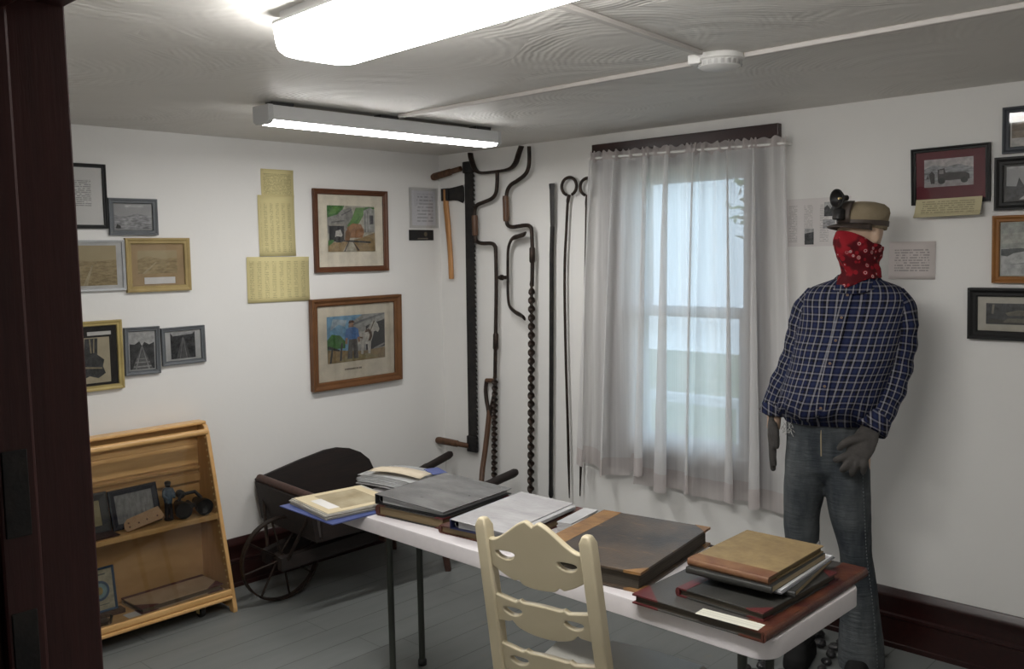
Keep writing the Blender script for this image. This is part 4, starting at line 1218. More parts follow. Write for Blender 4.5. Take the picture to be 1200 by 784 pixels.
for s, xe in ((-1, 1.31), (1, 1.34)):
    b = MB()
    P = [(-.05, s * .085, WR), (.50, s * .19, WR + .075), (.95, s * .26, WR + .17), (xe - .22, s * .295, .43), (xe - .2, s * .297, .435), (xe - .02, s * .32, .475), (xe, s * .321, .478)]
    rd = [.032, .034, .033, .028, .024, .025, .018]
    rs = []
    for i, (p_, r_) in enumerate(zip(P, rd)):
        n_ = 12
        sq = 1.0 if i < 3 else 0.0
        ring = []
        for k in range(n_):
            a = 2 * pi * k / n_ + pi / 4
            q = r_ * (1 / max(abs(cos(a)), abs(sin(a))) if i < 3 else 1)
            ring.append(Vector(p_) + Vector((0, q * cos(a) * (.7 if i < 3 else 1), q * sin(a))))
        rs.append(ring)
    b.rings(rs); b.build('handle', M['barrow'], wb, smooth=True)
    b = MB(); b.tube([(.82, s * .25, .37), (.83, s * .255, .16), (.855, s * .26, 0)], [.026, .025, .022], 4); b.build('leg', M['barrow_red'], wb, bevel=.003)
    b = MB(); b.tube([(-.02, s * .095, WR), (.02, s * .2, .40), (.05, s * .27, .53)], .009, 8); b.build('brace', M['iron'], wb, smooth=True)
    # side board with its swept top
    o_ = [(.06, .36), (.72, .37), (.78, .46), (.745, .545), (.69, .595), (.62, .628), (.54, .645), (.46, .643), (.30, .613), (.04, .555)]
    b = MB()
    T = Matrix.Translation((0, s * .285, 0)) @ Matrix.Rotation(s * R(-5), 4, 'X')
    b.prism(o_, -.011, .011, axis='y', T=T); b.build('side_board', M['barrow'], wb, bevel=.004)
b = MB(); b.box(.06, .84, -.255, .255, .335, .357); b.build('floor_board', M['barrow'], wb)
b = MB(); T = Matrix.Translation((.055, 0, .35)) @ Matrix.Rotation(R(-8), 4, 'Y'); b.box(-.012, .012, -.285, .285, 0, .20, T=T); b.build('front_board', M['barrow'], wb)
b = MB(); b.tube([(.045, -.30, .562), (.045, .29, .562)], .022, 10); b.build('front_rail', M['barrow_red'], wb, smooth=True)
b = MB(); b.box(.45, .51, -.26, .26, .25, .335); b.build('cross_beam', M['barrow_red'], wb, bevel=.004)

# ------------------------------------------------------------------ books and albums on the table
pages_old = mat('aged_pages', (.20, .145, .075), .85, var=(.12, .085, .045), vscale=6, vstretch=(1, 1, 60))
pages_white = mat('white_pages', (.50, .50, .50), .8, var=(.36, .36, .37), vscale=6, vstretch=(1, 1, 60))
pages_dark = mat('dark_pages', (.075, .062, .045), .85, var=(.04, .033, .025), vscale=6, vstretch=(1, 1, 60))
red_leather = mat('red_brown_leather', (.050, .012, .009), .45, var=(.10, .032, .015), vscale=14, bmp=.15)
tan_leather = mat('scuffed_tan_leather', (.30, .16, .055), .5, var=(.17, .085, .035), vscale=16, bmp=.15)
black_cloth = mat('black_cloth', (.022, .022, .020), .5, var=(.038, .037, .033), vscale=9, bmp=.08, bscale=200)
charcoal_cloth = mat('charcoal_cloth', (.045, .043, .040), .45, var=(.065, .061, .055), vscale=5, bmp=.06, bscale=200)
maroon_cloth = mat('maroon_corner', (.075, .014, .016), .45, var=(.11, .022, .02), vscale=18)
def scuffed():
    mt, nt, bs = _new('scuffed_brown_black_board')
    v = coords(nt)
    a = ramp(nt, noise(nt, v, 5, 5, .65), [(.42, 0.0), (.66, 1.0)])
    s = ramp(nt, noise(nt, coords(nt, (1.2, 5, 1)), 6, 6, .7), [(.60, 0.0), (.70, 1.0)])
    base = mixc(nt, a, (.034, .028, .024), (.085, .058, .037))
    nt.links.new(mixc(nt, mth(nt, 'MULTIPLY', s, .6), base, (.20, .115, .045)), bs.inputs['Base Color'])
    bs.inputs['Roughness'].default_value = .42
    bump(nt, bs, noise(nt, v, 160, 2), .1)
    return mt
scuff = scuffed()

def book(name, label, cat, loc, rz, w, l, h, cover, pages, spine=None, spine_w=.05, corner=None, corner_s=.06, board=.004, round_=True, lip=.006, name2=None):
    """lies flat: spine along -x, length along y; w across, l along the spine"""
    t_ = thing(name, label, cat, loc, rz)
    b = MB(); b.box(-w / 2 + .006, w / 2 - lip, -l / 2 + lip, l / 2 - lip, board, h - board); b.build('page_block', pages, t_)
    b = MB(); b.box(-w / 2 + .006, w / 2, -l / 2, l / 2, 0, board); b.box(-w / 2 + .006, w / 2, -l / 2, l / 2, h - board, h); b.build('cover_board', cover, t_, bevel=.0012)
    sp = spine or cover
    b = MB()
    out = [(-w / 2 + .004, -.0002)]
    for k in range(9):
        a = pi * k / 8
        out.append((-w / 2 + .006 - (min(.014, h * .32) if round_ else .004) * sin(a), h / 2 - (h / 2 + .0003) * cos(a)))
    out += [(-w / 2 + .004, h + .0003)]
    inner = [(-w / 2 + .012, h - .001), (-w / 2 + .012, .001)]
    b.prism([(a, c) for a, c in out + inner], -l / 2 - .0005, l / 2 + .0005, axis='y')
    if spine:
        b.box(-w / 2 + .004, -w / 2 + spine_w, -l / 2 - .0006, l / 2 + .0006, h - board - .0002, h + .0006)
        b.box(-w / 2 + .004, -w / 2 + spine_w, -l / 2 - .0006, l / 2 + .0006, -.0001, board + .0002)
    b.build('spine', sp, t_, smooth=True)
    if corner:
        for sy in (-1, 1):
            b = MB()
            tri = [(w / 2 + .0006, sy * (l / 2 + .0006)), (w / 2 + .0006 - corner_s, sy * (l / 2 + .0006)), (w / 2 + .0006, sy * (l / 2 + .0006 - corner_s))]
            b.prism(tri, h - board - .0003, h + .0006, axis='z'); b.prism(tri, -.0001, board + .0003, axis='z')
            b.build('corner', corner, t_)
    return t_

T0 = TH + .0004
# blue folder with a stack of sleeved prints, at the left end
t = thing('folder', 'flat blue folder sticking out over the left end of the table', 'folder', (-1.822, -1.385, T0), R(-2))
bl = mat('blue_card', (.045, .065, .20), .45, var=(.055, .08, .23), vscale=6)
b = MB(); b.box(-.150, .150, -.185, .185, 0, .0015); b.box(-.150, .150, -.185, .185, .003, .0045); b.box(-.151, -.149, -.185, .185, 0, .0045); b.build('cover', bl, t, bevel=.0006)
t = thing('print_stack', 'yellowed photo print in clear sleeves on top of the blue folder', 'print', (-1.788, -1.380, T0 + .005), R(-8))
rnd = random.Random(3)
b = MB()
for k in range(6):
    dx, dy = rnd.uniform(-.004, .004), rnd.uniform(-.005, .005)
    b.box(-.158 + dx, .158 + dx, -.155 + dy, .155 + dy, .0035 * k, .0035 * k + .0028)
b.build('sleeved_sheets', mat('clear_sleeved_paper', (.45, .44, .40), .35, var=(.36, .33, .27), vscale=10), t, bevel=.0006)
b = MB(); b.box(-.148, .146, -.147, .147, .021, .0225); b.build('print_mount', mat('yellowed_card', (.56, .47, .30), .5, var=(.62, .53, .35), vscale=5), t)
b = MB(); b.box(-.075, .105, -.115, .112, .0225, .0229); b.build('photograph', photo_mat('faded_photo', (.25, .20, .11), (.40, .34, .225), 9), t)
b = MB(); b.box(-.118, -.072, -.095, .060, .0225, .0230); b.build('caption_label', M['paper'], t)
# loose clear sleeves behind
t = thing('sleeve_bundle', 'pile of clear plastic sleeves with papers at the back left of the table', 'plastic sleeves', (-1.440, -1.335, T0), R(6))
b = MB()
for k in range(9):
    z = .0055 * k
    x0 = -.105 + rnd.uniform(-.012, .010)
    rs = []
    y0, y1 = -.17 + rnd.uniform(-.012, .012), .17 + rnd.uniform(-.02, .02)
    for j in range(9):
        f = j / 8
        zz = z + .010 * sin(pi * f) + .012 * max(0, f - .6)
        y = y0 + (y1 - y0) * f
        rs.append([Vector((x0, y, zz + .002)), Vector((x0 + .06, y, zz + .006)), Vector((x0 + .215, y, zz))])
    b.rings(rs, cap=False, closed=False)
b.build('sheet', mat('frosted_sleeves', (.50, .51, .52), .25, var=(.42, .42, .41), vscale=9), t, smooth=True, solid=.0025)
t2 = thing('paper_sheet', 'cream paper sheet on top of the clear sleeves', 'paper', (-1.475, -1.36, T0 + .067), R(14))
b = MB(); rs = []
for j in range(9):
    f = j / 8
    z = .012 * sin(pi * f * .9)
    rs.append([Vector((-.045, -.12 + .27 * f, z - .001)), Vector((.0, -.12 + .27 * f, z + .003)), Vector((.05, -.12 + .27 * f, z - .001))])
b.rings(rs, cap=False, closed=False); b.build('sheet', mat('cream_paper', (.56, .48, .36), .7), t2, smooth=True, solid=.0008)
t = tag(MB().box(-.03, .035, -.055, .055, 0, .003).build('blue_card', bl, bevel=.0008), 'small blue card behind the grey binder at the back edge', 'card')
t.location = (-1.365, -1.44, T0 + .066); t.rotation_euler = (0, 0, R(-20))

# album with a grey ring binder on it
book('photo_album', 'thick dark album with brown page edges, under the grey binder', 'album', (-1.580, -1.730, T0), R(-84), .335, .385, .040, black_cloth, pages_old, red_leather, .045, maroon_cloth, .04)
t = thing('ring_binder', 'grey ring binder with a shiny clear cover, topmost near the left end of the table', 'binder', (-1.568, -1.722, T0 + .0415), R(-84))
def binder(t_, w, l, hs, he, cover, spine_m, pg, tilt_sheets=0.0):
    """wedge: thick at the ring spine (-x), thin at the open side (+x)"""
    b = MB(); b.box(-w / 2, w / 2, -l / 2, l / 2, 0, .003); b.box(-w / 2 - .002, -w / 2 + .003, -l / 2, l / 2, 0, hs)
    b.build('back_cover', spine_m, t_, bevel=.001)
    b = MB(); b.add([(-w / 2, -l / 2, hs - .003), (w / 2, -l / 2, he - .003), (w / 2, l / 2, he - .003), (-w / 2, l / 2, hs - .003), (-w / 2, -l / 2, hs), (w / 2, -l / 2, he), (w / 2, l / 2, he), (-w / 2, l / 2, hs)],
                    [(0, 3, 2, 1), (4, 5, 6, 7), (0, 1, 5, 4), (1, 2, 6, 5), (2, 3, 7, 6), (3, 0, 4, 7)])
    b.build('front_cover', cover, t_, bevel=.001)
    b = MB()
    N = 7
    for k in range(N):
        f0 = (k + .2) / N
        z0, z1 = .004 + (hs - .009) * f0, .004 + (he - .009) * f0
        dx = rnd.uniform(-.006, .004) + tilt_sheets
        b.add([(-w / 2 + .028, -l / 2 + .012, z0), (w / 2 - .012 + dx, -l / 2 + .012, z1), (w / 2 - .012 + dx, l / 2 - .012, z1), (-w / 2 + .028, l / 2 - .012, z0),
               (-w / 2 + .028, -l / 2 + .012, z0 + (hs - .009) / N * .8), (w / 2 - .012 + dx, -l / 2 + .012, z1 + (he - .009) / N * .8), (w / 2 - .012 + dx, l / 2 - .012, z1 + (he - .009) / N * .8), (-w / 2 + .028, l / 2 - .012, z0 + (hs - .009) / N * .8)],
              [(0, 3, 2, 1), (4, 5, 6, 7), (0, 1, 5, 4), (1, 2, 6, 5), (2, 3, 7, 6), (3, 0, 4, 7)])
    b.build('sheets', pg, t_)
    for y in (-l * .46, 0, l * .46):
        b = MB(); r_ = hs * .36
        b.tube([Vector((-w / 2 + .022 + r_ * cos(a), y, hs / 2 + r_ * sin(a))) for a in [2 * pi * k / 16 for k in range(17)]], .0022, 8)
        b.build('ring', mat('ring_steel', (.25, .25, .26), .25, .9) if 'ring_steel' not in bpy.data.materials else bpy.data.materials['ring_steel'], t_, smooth=True)
def shiny(name, c, v):
    mt, nt, bs = _new(name)
    f = ramp(nt, noise(nt, coords(nt, (1, 2.5, 1)), 5, 4, .6), [(.4, 0.0), (.66, 1.0)])
    nt.links.new(mixc(nt, f, c, v), bs.inputs['Base Color'])
    bs.inputs['Roughness'].default_value = .22
    bump(nt, bs, noise(nt, coords(nt, (1, 2, 1)), 7, 3), .35, .02)
    return mt
binder(t, .345, .40, .038, .022, shiny('grey_clear_cover', (.13, .13, .13), (.20, .20, .20)), M['black_plastic'], pages_white)

# red album with an open-wedge navy binder on it
book('photo_album', 'red-brown album lying under the navy binder behind the chair', 'album', (-1.538, -2.060, T0), R(-86), .300, .47, .028, red_leather, pages_old, red_leather, .045, maroon_cloth, .04)
t = thing('ring_binder', 'navy ring binder with a pale clear cover and loose pages, behind the chair', 'binder', (-1.565, -2.085, T0 + .0295), R(-82))
navy = mat('navy_vinyl', (.012, .016, .05), .4)
binder(t, .235, .43, .036, .024, shiny('pale_clear_cover', (.44, .43, .44), (.52, .51, .52)), navy, pages_white, .028)
t2 = thing('loose_pages', 'white sleeved pages sticking out of the navy binder toward the brown ledger', 'pages', (-1.425, -2.268, T0), R(-78))
b = MB()
for k in range(10):
    a = rnd.uniform(-.12, .12)
    b.box(-.030, .030 + rnd.uniform(-.008, .010), -.10, .10, .0046 * k, .0046 * k + .0034, T=Matrix.Rotation(a * .3, 4, 'Z'))
b.build('page', pages_white, t2)

# big scuffed ledger in the middle
book('ledger', 'big scuffed brown-black ledger with a tan leather spine, in the middle of the table', 'book', (-1.574, -2.562, T0), R(-81), .405, .515, .060, scuff, pages_dark, tan_leather, .075, tan_leather, .055, board=.007, lip=.012)
# ledger at the right end
book('ledger', 'wide charcoal ledger with a red-brown spine at the right end of the table', 'book', (-1.560, -3.030, T0), R(90), .405, .62, .027, charcoal_cloth, pages_dark, red_leather, .075, maroon_cloth, .085, board=.004, lip=.007)
LT = T0 + .0277
t = tag(MB().box(-.022, .022, -.088, .088, 0, .0008).build('paper_label', typed('label_print', (.60, .59, .50), (.30, .29, .27), .05, -.014, .014, -1, 1, 200, .006, .55)), 'narrow white paper slip at the front edge of the right-hand ledger', 'label')
t.location = (-1.852, -3.122, LT); t.rotation_euler = (0, R(0), R(3))
# pile on that ledger
book('account_book', 'thin black book with red corners, lowest of the small pile on the right-hand ledger', 'book', (-1.605, -3.068, LT), R(-92), .27, .405, .024, black_cloth, pages_dark, maroon_cloth, .035, maroon_cloth, .05)
P1 = LT + .0248
book('notebook', 'dark notebook with tan page edges at a slant, above the black red-cornered book', 'book', (-1.520, -3.070, P1), R(8), .34, .235, .016, black_cloth, mat('tan_pages', (.30, .235, .14), .85), None, .04, None, round_=False, board=.002, lip=.002)
P2 = P1 + .0164
t = thing('paper_sheaf', 'sheaf of white papers in a grey cover, middle of the small pile', 'paper', (-1.530, -3.055, P2), R(3))
b = MB(); b.box(-.185, .185, -.128, .128, 0, .0015); b.build('cover', mat('grey_card', (.10, .10, .11), .5), t)
b = MB(); b.box(-.178, .180, -.123, .123, .0015, .0075); b.build('sheets', mat('bright_paper_edge', (.62, .62, .64), .7), t)
P3 = P2 + .0078
book('notebook', 'dark-covered notebook with cream page edges, directly under the tan book', 'book', (-1.570, -3.045, P3), R(2), .355, .255, .0175, black_cloth, mat('cream_pages', (.34, .27, .165), .85), None, .04, None, round_=False, board=.0018, lip=.001)
P4 = P3 + .0179
tan_board = mat('worn_tan_boards', (.26, .185, .085), .6, var=(.19, .13, .06), vscale=26, bmp=.1)
book('account_book', 'tan worn book with a reddish spine, topmost of the small pile on the table', 'book', (-1.562, -3.040, P4), R(1), .345, .245, .020, tan_board, pages_old, mat('reddish_tan_spine', (.14, .058, .028), .6, var=(.20, .10, .045), vscale=18), .055, None)

# ------------------------------------------------------------------ dressed miner mannequin (local: faces -y, x to the viewer's right)
mn = thing('mannequin', 'miner mannequin in a blue plaid shirt, jeans, red bandana and lamp cap by the window', 'mannequin', (-.36, -2.74, 0), R(-77))
def plaid():
    mt, nt, bs = _new('blue_plaid_flannel')
    tc = nt.nodes.new('ShaderNodeTexCoord')
    sp = nt.nodes.new('ShaderNodeSeparateXYZ')
    nt.links.new(tc.outputs['UV'], sp.inputs[0])
    nav, dk, wh, bl_ = (.012, .016, .052), (.006, .006, .009), (.25, .245, .27), (.017, .024, .068)
    stops = [(0, dk), (.07, wh), (.17, dk), (.24, nav), (.32, bl_), (.46, nav), (.55, dk), (.60, wh), (.70, dk), (.76, nav), (.90, dk)]
    cs = []
    for ax, per in (('X', .054), ('Y', .056)):
        f = mth(nt, 'FRACT', mth(nt, 'DIVIDE', mth(nt, 'ADD', sp.outputs[ax], 10.0), per))
        cs.append(ramp(nt, f, stops, True))
    nt.links.new(mixc(nt, .40, cs[0], cs[1]), bs.inputs['Base Color'])
    bs.inputs['Roughness'].default_value = .85
    bs.inputs['Specular IOR Level'].default_value = .15
    bump(nt, bs, noise(nt, coords(nt), 350, 2), .1)
    return mt
M['plaid'] = plaid()
def denim():
    mt, nt, bs = _new('faded_denim')
    v = coords(nt, (3, 3, 1))
    f = ramp(nt, noise(nt, v, 3.2, 4, .6), [(.38, 0.0), (.68, 1.0)])
    g = noise(nt, coords(nt, (1, 1, 7)), 14, 4)
    base = mixc(nt, f, (.032, .039, .046), (.115, .124, .128))
    nt.links.new(mixc(nt, mth(nt, 'MULTIPLY', g, .4), base, (.026, .031, .037)), bs.inputs['Base Color'])
    bs.inputs['Roughness'].default_value = .85
    bs.inputs['Specular IOR Level'].default_value = .2
    bump(nt, bs, g, .35, .02)
    return mt
M['denim'] = denim()
M['skin'] = mat('mannequin_skin', (.52, .36, .26), .5)
M['glove'] = mat('dark_grey_gloves', (.045, .041, .038), .85, var=(.062, .056, .052), vscale=30, bmp=.2, bscale=120)
M['boot'] = mat('black_rubber_boot', (.010, .010, .010), .8, spec=.2)
def interp(keys, t):
    """smooth interpolation of tuples keyed by first item (descending or ascending)"""
    ks = sorted(keys)
    if t <= ks[0][0]: return ks[0][1:]
    for i in range(len(ks) - 1):
        a, c = ks[i], ks[i + 1]
        if t <= c[0]:
            f = (t - a[0]) / (c[0] - a[0])
            p0 = ks[max(i - 1, 0)]; p3 = ks[min(i + 2, len(ks) - 1)]
            out = []
            for j in range(1, len(a)):
                m1 = (c[j] - p0[j]) / (c[0] - p0[0]) if c[0] != p0[0] else 0
                m2 = (p3[j] - a[j]) / (p3[0] - a[0]) if p3[0] != a[0] else 0
                h = c[0] - a[0]
                out.append((2 * f ** 3 - 3 * f ** 2 + 1) * a[j] + (f ** 3 - 2 * f ** 2 + f) * h * m1 + (-2 * f ** 3 + 3 * f ** 2) * c[j] + (f ** 3 - f ** 2) * h * m2)
            return tuple(out)
    return ks[-1][1:]
HD = Matrix.Translation((.080, .006, 1.768)) @ Matrix.Rotation(R(-36), 4, 'Z') @ Matrix.Scale(.90, 4)       # head frame: faces -y, turned to the window

# body: one continuous surface
b = MB()
def ell(cx, cy, z, rx, ry, n=24): return [Vector((cx + rx * cos(2 * pi * k / n), cy + ry * sin(2 * pi * k / n), z)) for k in range(n)]
b.rings([ell(-.035, .01, .84, .10, .08), ell(-.04, 0, .92, .145, .10), ell(-.04, 0, 1.02, .14, .10), ell(-.015, -.01, 1.15, .145, .11), ell(.03, 0, 1.32, .155, .105), ell(.05, .01, 1.45, .165, .095), ell(.056, .015, 1.53, .14, .075), ell(.06, .015, 1.575, .07, .06), ell(.066, .012, 1.62, .054, .056), ell(.074, .012, 1.70, .052, .058)])
for q in ([(-.10, .01, 1.49), (-.14, .01, 1.36), (-.19, .0, 1.22), (-.245, -.01, 1.08), (-.252, -.01, .97)], [(.205, .01, 1.49), (.228, .0, 1.36), (.208, -.03, 1.2), (.163, -.095, 1.06), (.135, -.12, .98)]):
    b.tube(q, [.05, .046, .042, .032, .028], 14)
for q in ([(-.115, 0, .88), (-.13, -.01, .6), (-.13, .0, .48), (-.132, .01, .1)], [(.045, 0, .88), (.065, -.02, .6), (.085, -.01, .48), (.105, .01, .1)]):
    b.tube(q, [.085, .058, .05, .04], 16)
for q in ((-.132, -.015, .045), (.105, -.015, .045)):
    b.ball(q, (.034, .09, .028), 10)
# head
HDm = lambda x, y, z: HD @ Vector((x, y, z))
rs = []
for z, yc, rx, ry in ((-.135, -.035, .026, .035), (-.120, -.030, .042, .054), (-.085, -.014, .058, .078), (-.04, -.002, .068, .092), (0, .004, .073, .097), (.04, .008, .075, .098), (.08, .010, .068, .090), (.105, .012, .048, .068), (.118, .013, .02, .03)):
    rs.append([HDm(rx * cos(2 * pi * k / 24), yc + ry * sin(2 * pi * k / 24), z) for k in range(24)])
b.rings(rs)
b.tube([HDm(0, -.090, .012), HDm(0, -.106, -.018), HDm(0, -.116, -.034), HDm(0, -.098, -.044)], [.008, .011, .014, .009], 10)   # nose
for s in (-1, 1):
    b.ball(HDm(s * .03, -.088, .022), (.019, .010, .007), 8)          # brow
    b.ball(HDm(s * .03, -.082, .004), (.013, .011, .010), 8)          # eye
    b.ball(HDm(s * .078, .012, -.006), (.012, .020, .032), 10)        # ear
    b.ball(HDm(s * .080, .004, -.030), (.009, .011, .012), 8)
b.ball(HDm(0, -.092, -.070), (.024, .010, .007), 8); b.ball(HDm(0, -.090, -.081), (.020, .010, .007), 8)          # lips
b.build('body', M['skin'], mn, remesh=.009, smoothit=3)

# shirt: torso and sleeves
b = MB()
TK = [(1.600, .066, .012, .070, .068), (1.585, .064, .012, .105, .078), (1.56, .060, .012, .165, .090), (1.52, .058, .012, .205, .104), (1.45, .055, .0, .203, .128), (1.35, .040, -.018, .198, .152),
      (1.25, .018, -.036, .198, .172), (1.16, -.004, -.046, .200, .182), (1.10, -.022, -.044, .196, .176), (1.065, -.032, -.034, .186, .160), (1.045, -.036, -.022, .172, .142), (1.02, -.038, -.012, .158, .122)]
NT, NZ = 72, 76
rs, uvs = [], []
for j in range(NZ + 1):
    z = 1.600 + (1.02 - 1.600) * j / NZ
    cx, cy, rx, ry = interp(TK, z)
    ring = []
    arc = 0
    for k in range(NT):
        a = pi / 2 + 2 * pi * k / NT            # seam at the back
        e = .86
        ca, sa = cos(a), sin(a)
        px = abs(ca) ** e * (1 if ca > 0 else -1) * rx
        py = abs(sa) ** e * (1 if sa > 0 else -1) * ry
        w = mnoise.noise(Vector((px * 7, py * 7, z * 9))) * .008 + mnoise.noise(Vector((px * 18, py * 18, z * 6 + 4))) * .004
        low = max(0, 1 - abs(z - 1.075) / .10)
        w += low * .007 * sin(a * 17 + 2 * sin(z * 30)) - .004 * max(0, 1 - abs(z - 1.03) / .03)
        p_ = Vector((cx + px * (1 + w / rx), cy + py * (1 + w / ry), z + (.012 * low * sin(a * 5 + 1) if j < NZ - 3 else 0)))
        ring.append(p_)
        front = 1 if sa < 0 else -1
        u = (px + cx * .35) * 1.0 if abs(sa) > .25 else (px + cx * .35)
        # unrolled distance from the front centre
        fa = a - 1.5 * pi
        while fa > pi: fa -= 2 * pi
        while fa < -pi: fa += 2 * pi
        uvs.append((fa * (rx * .58 + ry * .42) * .98 * 1.0, z * 1.02 + .0001))
    rs.append(ring)
b.rings(rs, cap=False, uvs=uvs)
def sleeve(path, rad, off, cuffz):
    P = smoothpath(path, 9)
    n = 36
    rr = []
    for i in range(len(P)):
        f = i / (len(P) - 1) * (len(rad) - 1)
        k = min(int(f), len(rad) - 2)
        rr.append(rad[k] + (rad[k + 1] - rad[k]) * (f - k))
    T0_ = (P[1] - P[0]).normalized()
    N = Vector((0, 1, 0))
    rs, uv, L = [], [], 0
    for i, p_ in enumerate(P):
        if i: L += (P[i] - P[i - 1]).length
        t_ = (P[min(i + 1, len(P) - 1)] - P[max(i - 1, 0)]).normalized()
        N = (N - t_ * N.dot(t_)).normalized(); B2 = t_.cross(N)
        ring = []
        for k in range(n):
            a = 2 * pi * k / n
            q = rr[i] * (1 + .10 * mnoise.noise(Vector((cos(a) * 1.6 + off, sin(a) * 1.6, L * 16))) + .05 * sin(L * 70 + 2 * cos(a) + off) * (1 if L > .12 else 0))
            ring.append(p_ + N * cos(a) * q + B2 * sin(a) * q)
            fa = a if a < pi else a - 2 * pi
            fa = a - pi
            uv.append((fa * .062 + off, -L))
        rs.append(ring)
    b.rings(rs, cap=True, uvs=uv)
sleeve([(-.070, .012, 1.525), (-.118, .01, 1.45), (-.142, .01, 1.36), (-.185, .005, 1.22), (-.232, -.005, 1.12), (-.250, -.008, 1.065)], [.060, .072, .064, .060, .056, .050, .046], .11, 0)
sleeve([(.180, .012, 1.525), (.216, .01, 1.46), (.226, .0, 1.36), (.205, -.035, 1.2), (.180, -.078, 1.10), (.160, -.108, 1.045)], [.062, .072, .066, .063, .060, .056, .052], .33, 0)
sh = b.build('shirt', M['plaid'], mn, smooth=True, angle=180)
for c, d, r0 in (((-.247, -.007, 1.085), (-.256, -.010, 1.035), .047), ((.170, -.094, 1.078), (.146, -.128, 1.018), .053)):
    b = MB()                                # cuffs flare a little
    C0, C1 = Vector(c), Vector(d)
    b.tube([C0, C0.lerp(C1, .3), C0.lerp(C1, .9), C1, C0.lerp(C1, .6)], [r0, r0 * 1.08, r0 * 1.18, r0 * 1.14, r0 * .8], 20)
    b.uv = [(v[0] * .9 + .2 * v[1], v[2] + v[0] * .5) for v in b.v]
    b.build('cuff', M['plaid'], mn, smooth=True)
b = MB()                                    # collar
rs = []
for dz, r_ in ((-.020, .086), (-.005, .080), (.014, .074), (.017, .072), (.000, .088), (-.022, .104)):
    rs.append([Vector((.066 + r_ * cos(a) * 1.02, .012 + r_ * sin(a) * .95 - max(0, -sin(a)) * .026, 1.592 + dz - max(0, -sin(a)) ** 2 * .03)) for a in [2 * pi * k / 28 for k in range(28)]])
b.rings(rs, cap=False)
b.uv = [(v[0] * 1.1, v[2] * 1.1) for v in b.v]
b.build('collar', M['plaid'], mn, smooth=True)
def front(z, x=0.0):
    cx, cy, rx, ry = interp(TK, z)
    px = (x - cx) / rx
    return cy - ry * max(0, 1 - abs(px) ** (2 / .86)) ** (.86 / 2)
pb = MB()
rs = []
for k in range(24):
    z = 1.555 - .49 * k / 23
    xc = .052 + (z - 1.55) * .155
    rs.append([Vector((xc + dx, front(z, xc + dx) - .006 - (.001 if abs(dx) < .017 else 0), z)) for dx in (-.019, -.0165, .0165, .019)])
pb.rings(rs, cap=False, closed=False)
pb.uv = [(v[0] - (.052 + (v[2] - 1.55) * .155) + .012, v[2] * 1.02) for v in pb.v]
pb.build('placket', M['plaid'], mn, smooth=True, solid=.002)
btn = mat('brown_button', (.16, .10, .06), .35)
for k in range(6):
    z = 1.535 - .085 * k
    xc = .052 + (z - 1.55) * .155
    bb = MB(); bb.lathe([(.0055, 0), (.0055, .002), (.003, .0025)], 14, Matrix.Translation((xc, front(z, xc) - .0085, z)) @ Matrix.Rotation(pi / 2, 4, 'X')); bb.build('button', btn, mn, smooth=True)

# jeans: hips and both legs, one surface
b = MB()
b.rings([ell(-.036, .005, .775, .10, .07), ell(-.036, 0, .83, .152, .112), ell(-.037, 0, .90, .160, .118), ell(-.037, -.002, .97, .162, .120), ell(-.038, -.004, 1.03, .160, .122), ell(-.038, -.004, 1.055, .150, .112)])
def leg_rings(keys, n=24):
    z0, z1 = keys[0][0], keys[-1][0]
    N = 40
    out = []
    for k in range(N + 1):
        z = z0 + (z1 - z0) * k / N
        cx, cy, rx, ry = interp(keys, z)
        out.append([Vector((cx + rx * cos(a) * (1 + .05 * mnoise.noise(Vector((cos(a) * 2, sin(a) * 2 + cx * 30, z * 13)))), cy + ry * sin(a) * (1 + .05 * mnoise.noise(Vector((cos(a) * 2 + 5, sin(a) * 2, z * 13)))), z)) for a in [2 * pi * q / n for q in range(n)]])
    return out
b.rings(leg_rings([(.93, -.115, 0, .082, .108), (.80, -.118, -.005, .086, .106), (.62, -.133, -.010, .071, .086), (.512, -.131, -.008, .067, .080)]))
b.rings(leg_rings([(.93, .042, 0, .084, .108), (.80, .044, -.008, .086, .108), (.65, .058, -.018, .080, .094), (.51, .080, -.014, .062, .082), (.33, .094, -.004, .072, .086), (.12, .104, .0, .086, .102), (.03, .106, .0, .089, .108)]))
b.build('jeans', M['denim'], mn, remesh=.008, smoothit=2)
b = MB()
fray = mat('frayed_white_cotton', (.34, .34, .33), .9)
rnd = random.Random(11)
for k in range(70):
    a = 2 * pi * k / 70
    p0 = Vector((-.131 + .068 * cos(a), -.008 + .081 * sin(a), .516))
    b.tube([p0, p0 + Vector((cos(a) * .003, sin(a) * .003, -.012 * rnd.uniform(.4, 1.3)))], .0012, 4)
for k in range(26):
    p0 = Vector((-.172 + rnd.uniform(-.022, .02), -.092 + rnd.uniform(-.006, 0), 1.005 + rnd.uniform(-.03, .02)))
    b.tube([p0, p0 + Vector((rnd.uniform(-.012, .012), -.006, -rnd.uniform(.004, .02)))], .0014, 4)
tag(b.build('frayed_edge', fray, mn), 'white frayed threads at the torn knee hem and pocket', kind='stuff')
b = MB(); b.tube([(-.036, -.121, 1.02), (-.037, -.122, .98), (-.036, -.117, .90)], .0028, 6); tag(b.build('fly_seam', mat('tan_seam', (.30, .24, .15), .7), mn), 'pale stitched fly seam')
b = MB()
for k in range(64):
    z = .93 - .88 * k / 63
    cx, cy, rx, ry = interp([(.93, .042, 0, .084, .108), (.80, .044, -.008, .086, .108), (.65, .058, -.018, .080, .094), (.51, .080, -.014, .062, .082), (.33, .094, -.004, .072, .086), (.12, .104, .0, .086, .102), (.03, .106, .0, .089, .108)], z)
    a = R(-36)
    b.ball((cx + rx * cos(a), cy + ry * sin(a), z), (.0022, .0022, .005), 4)
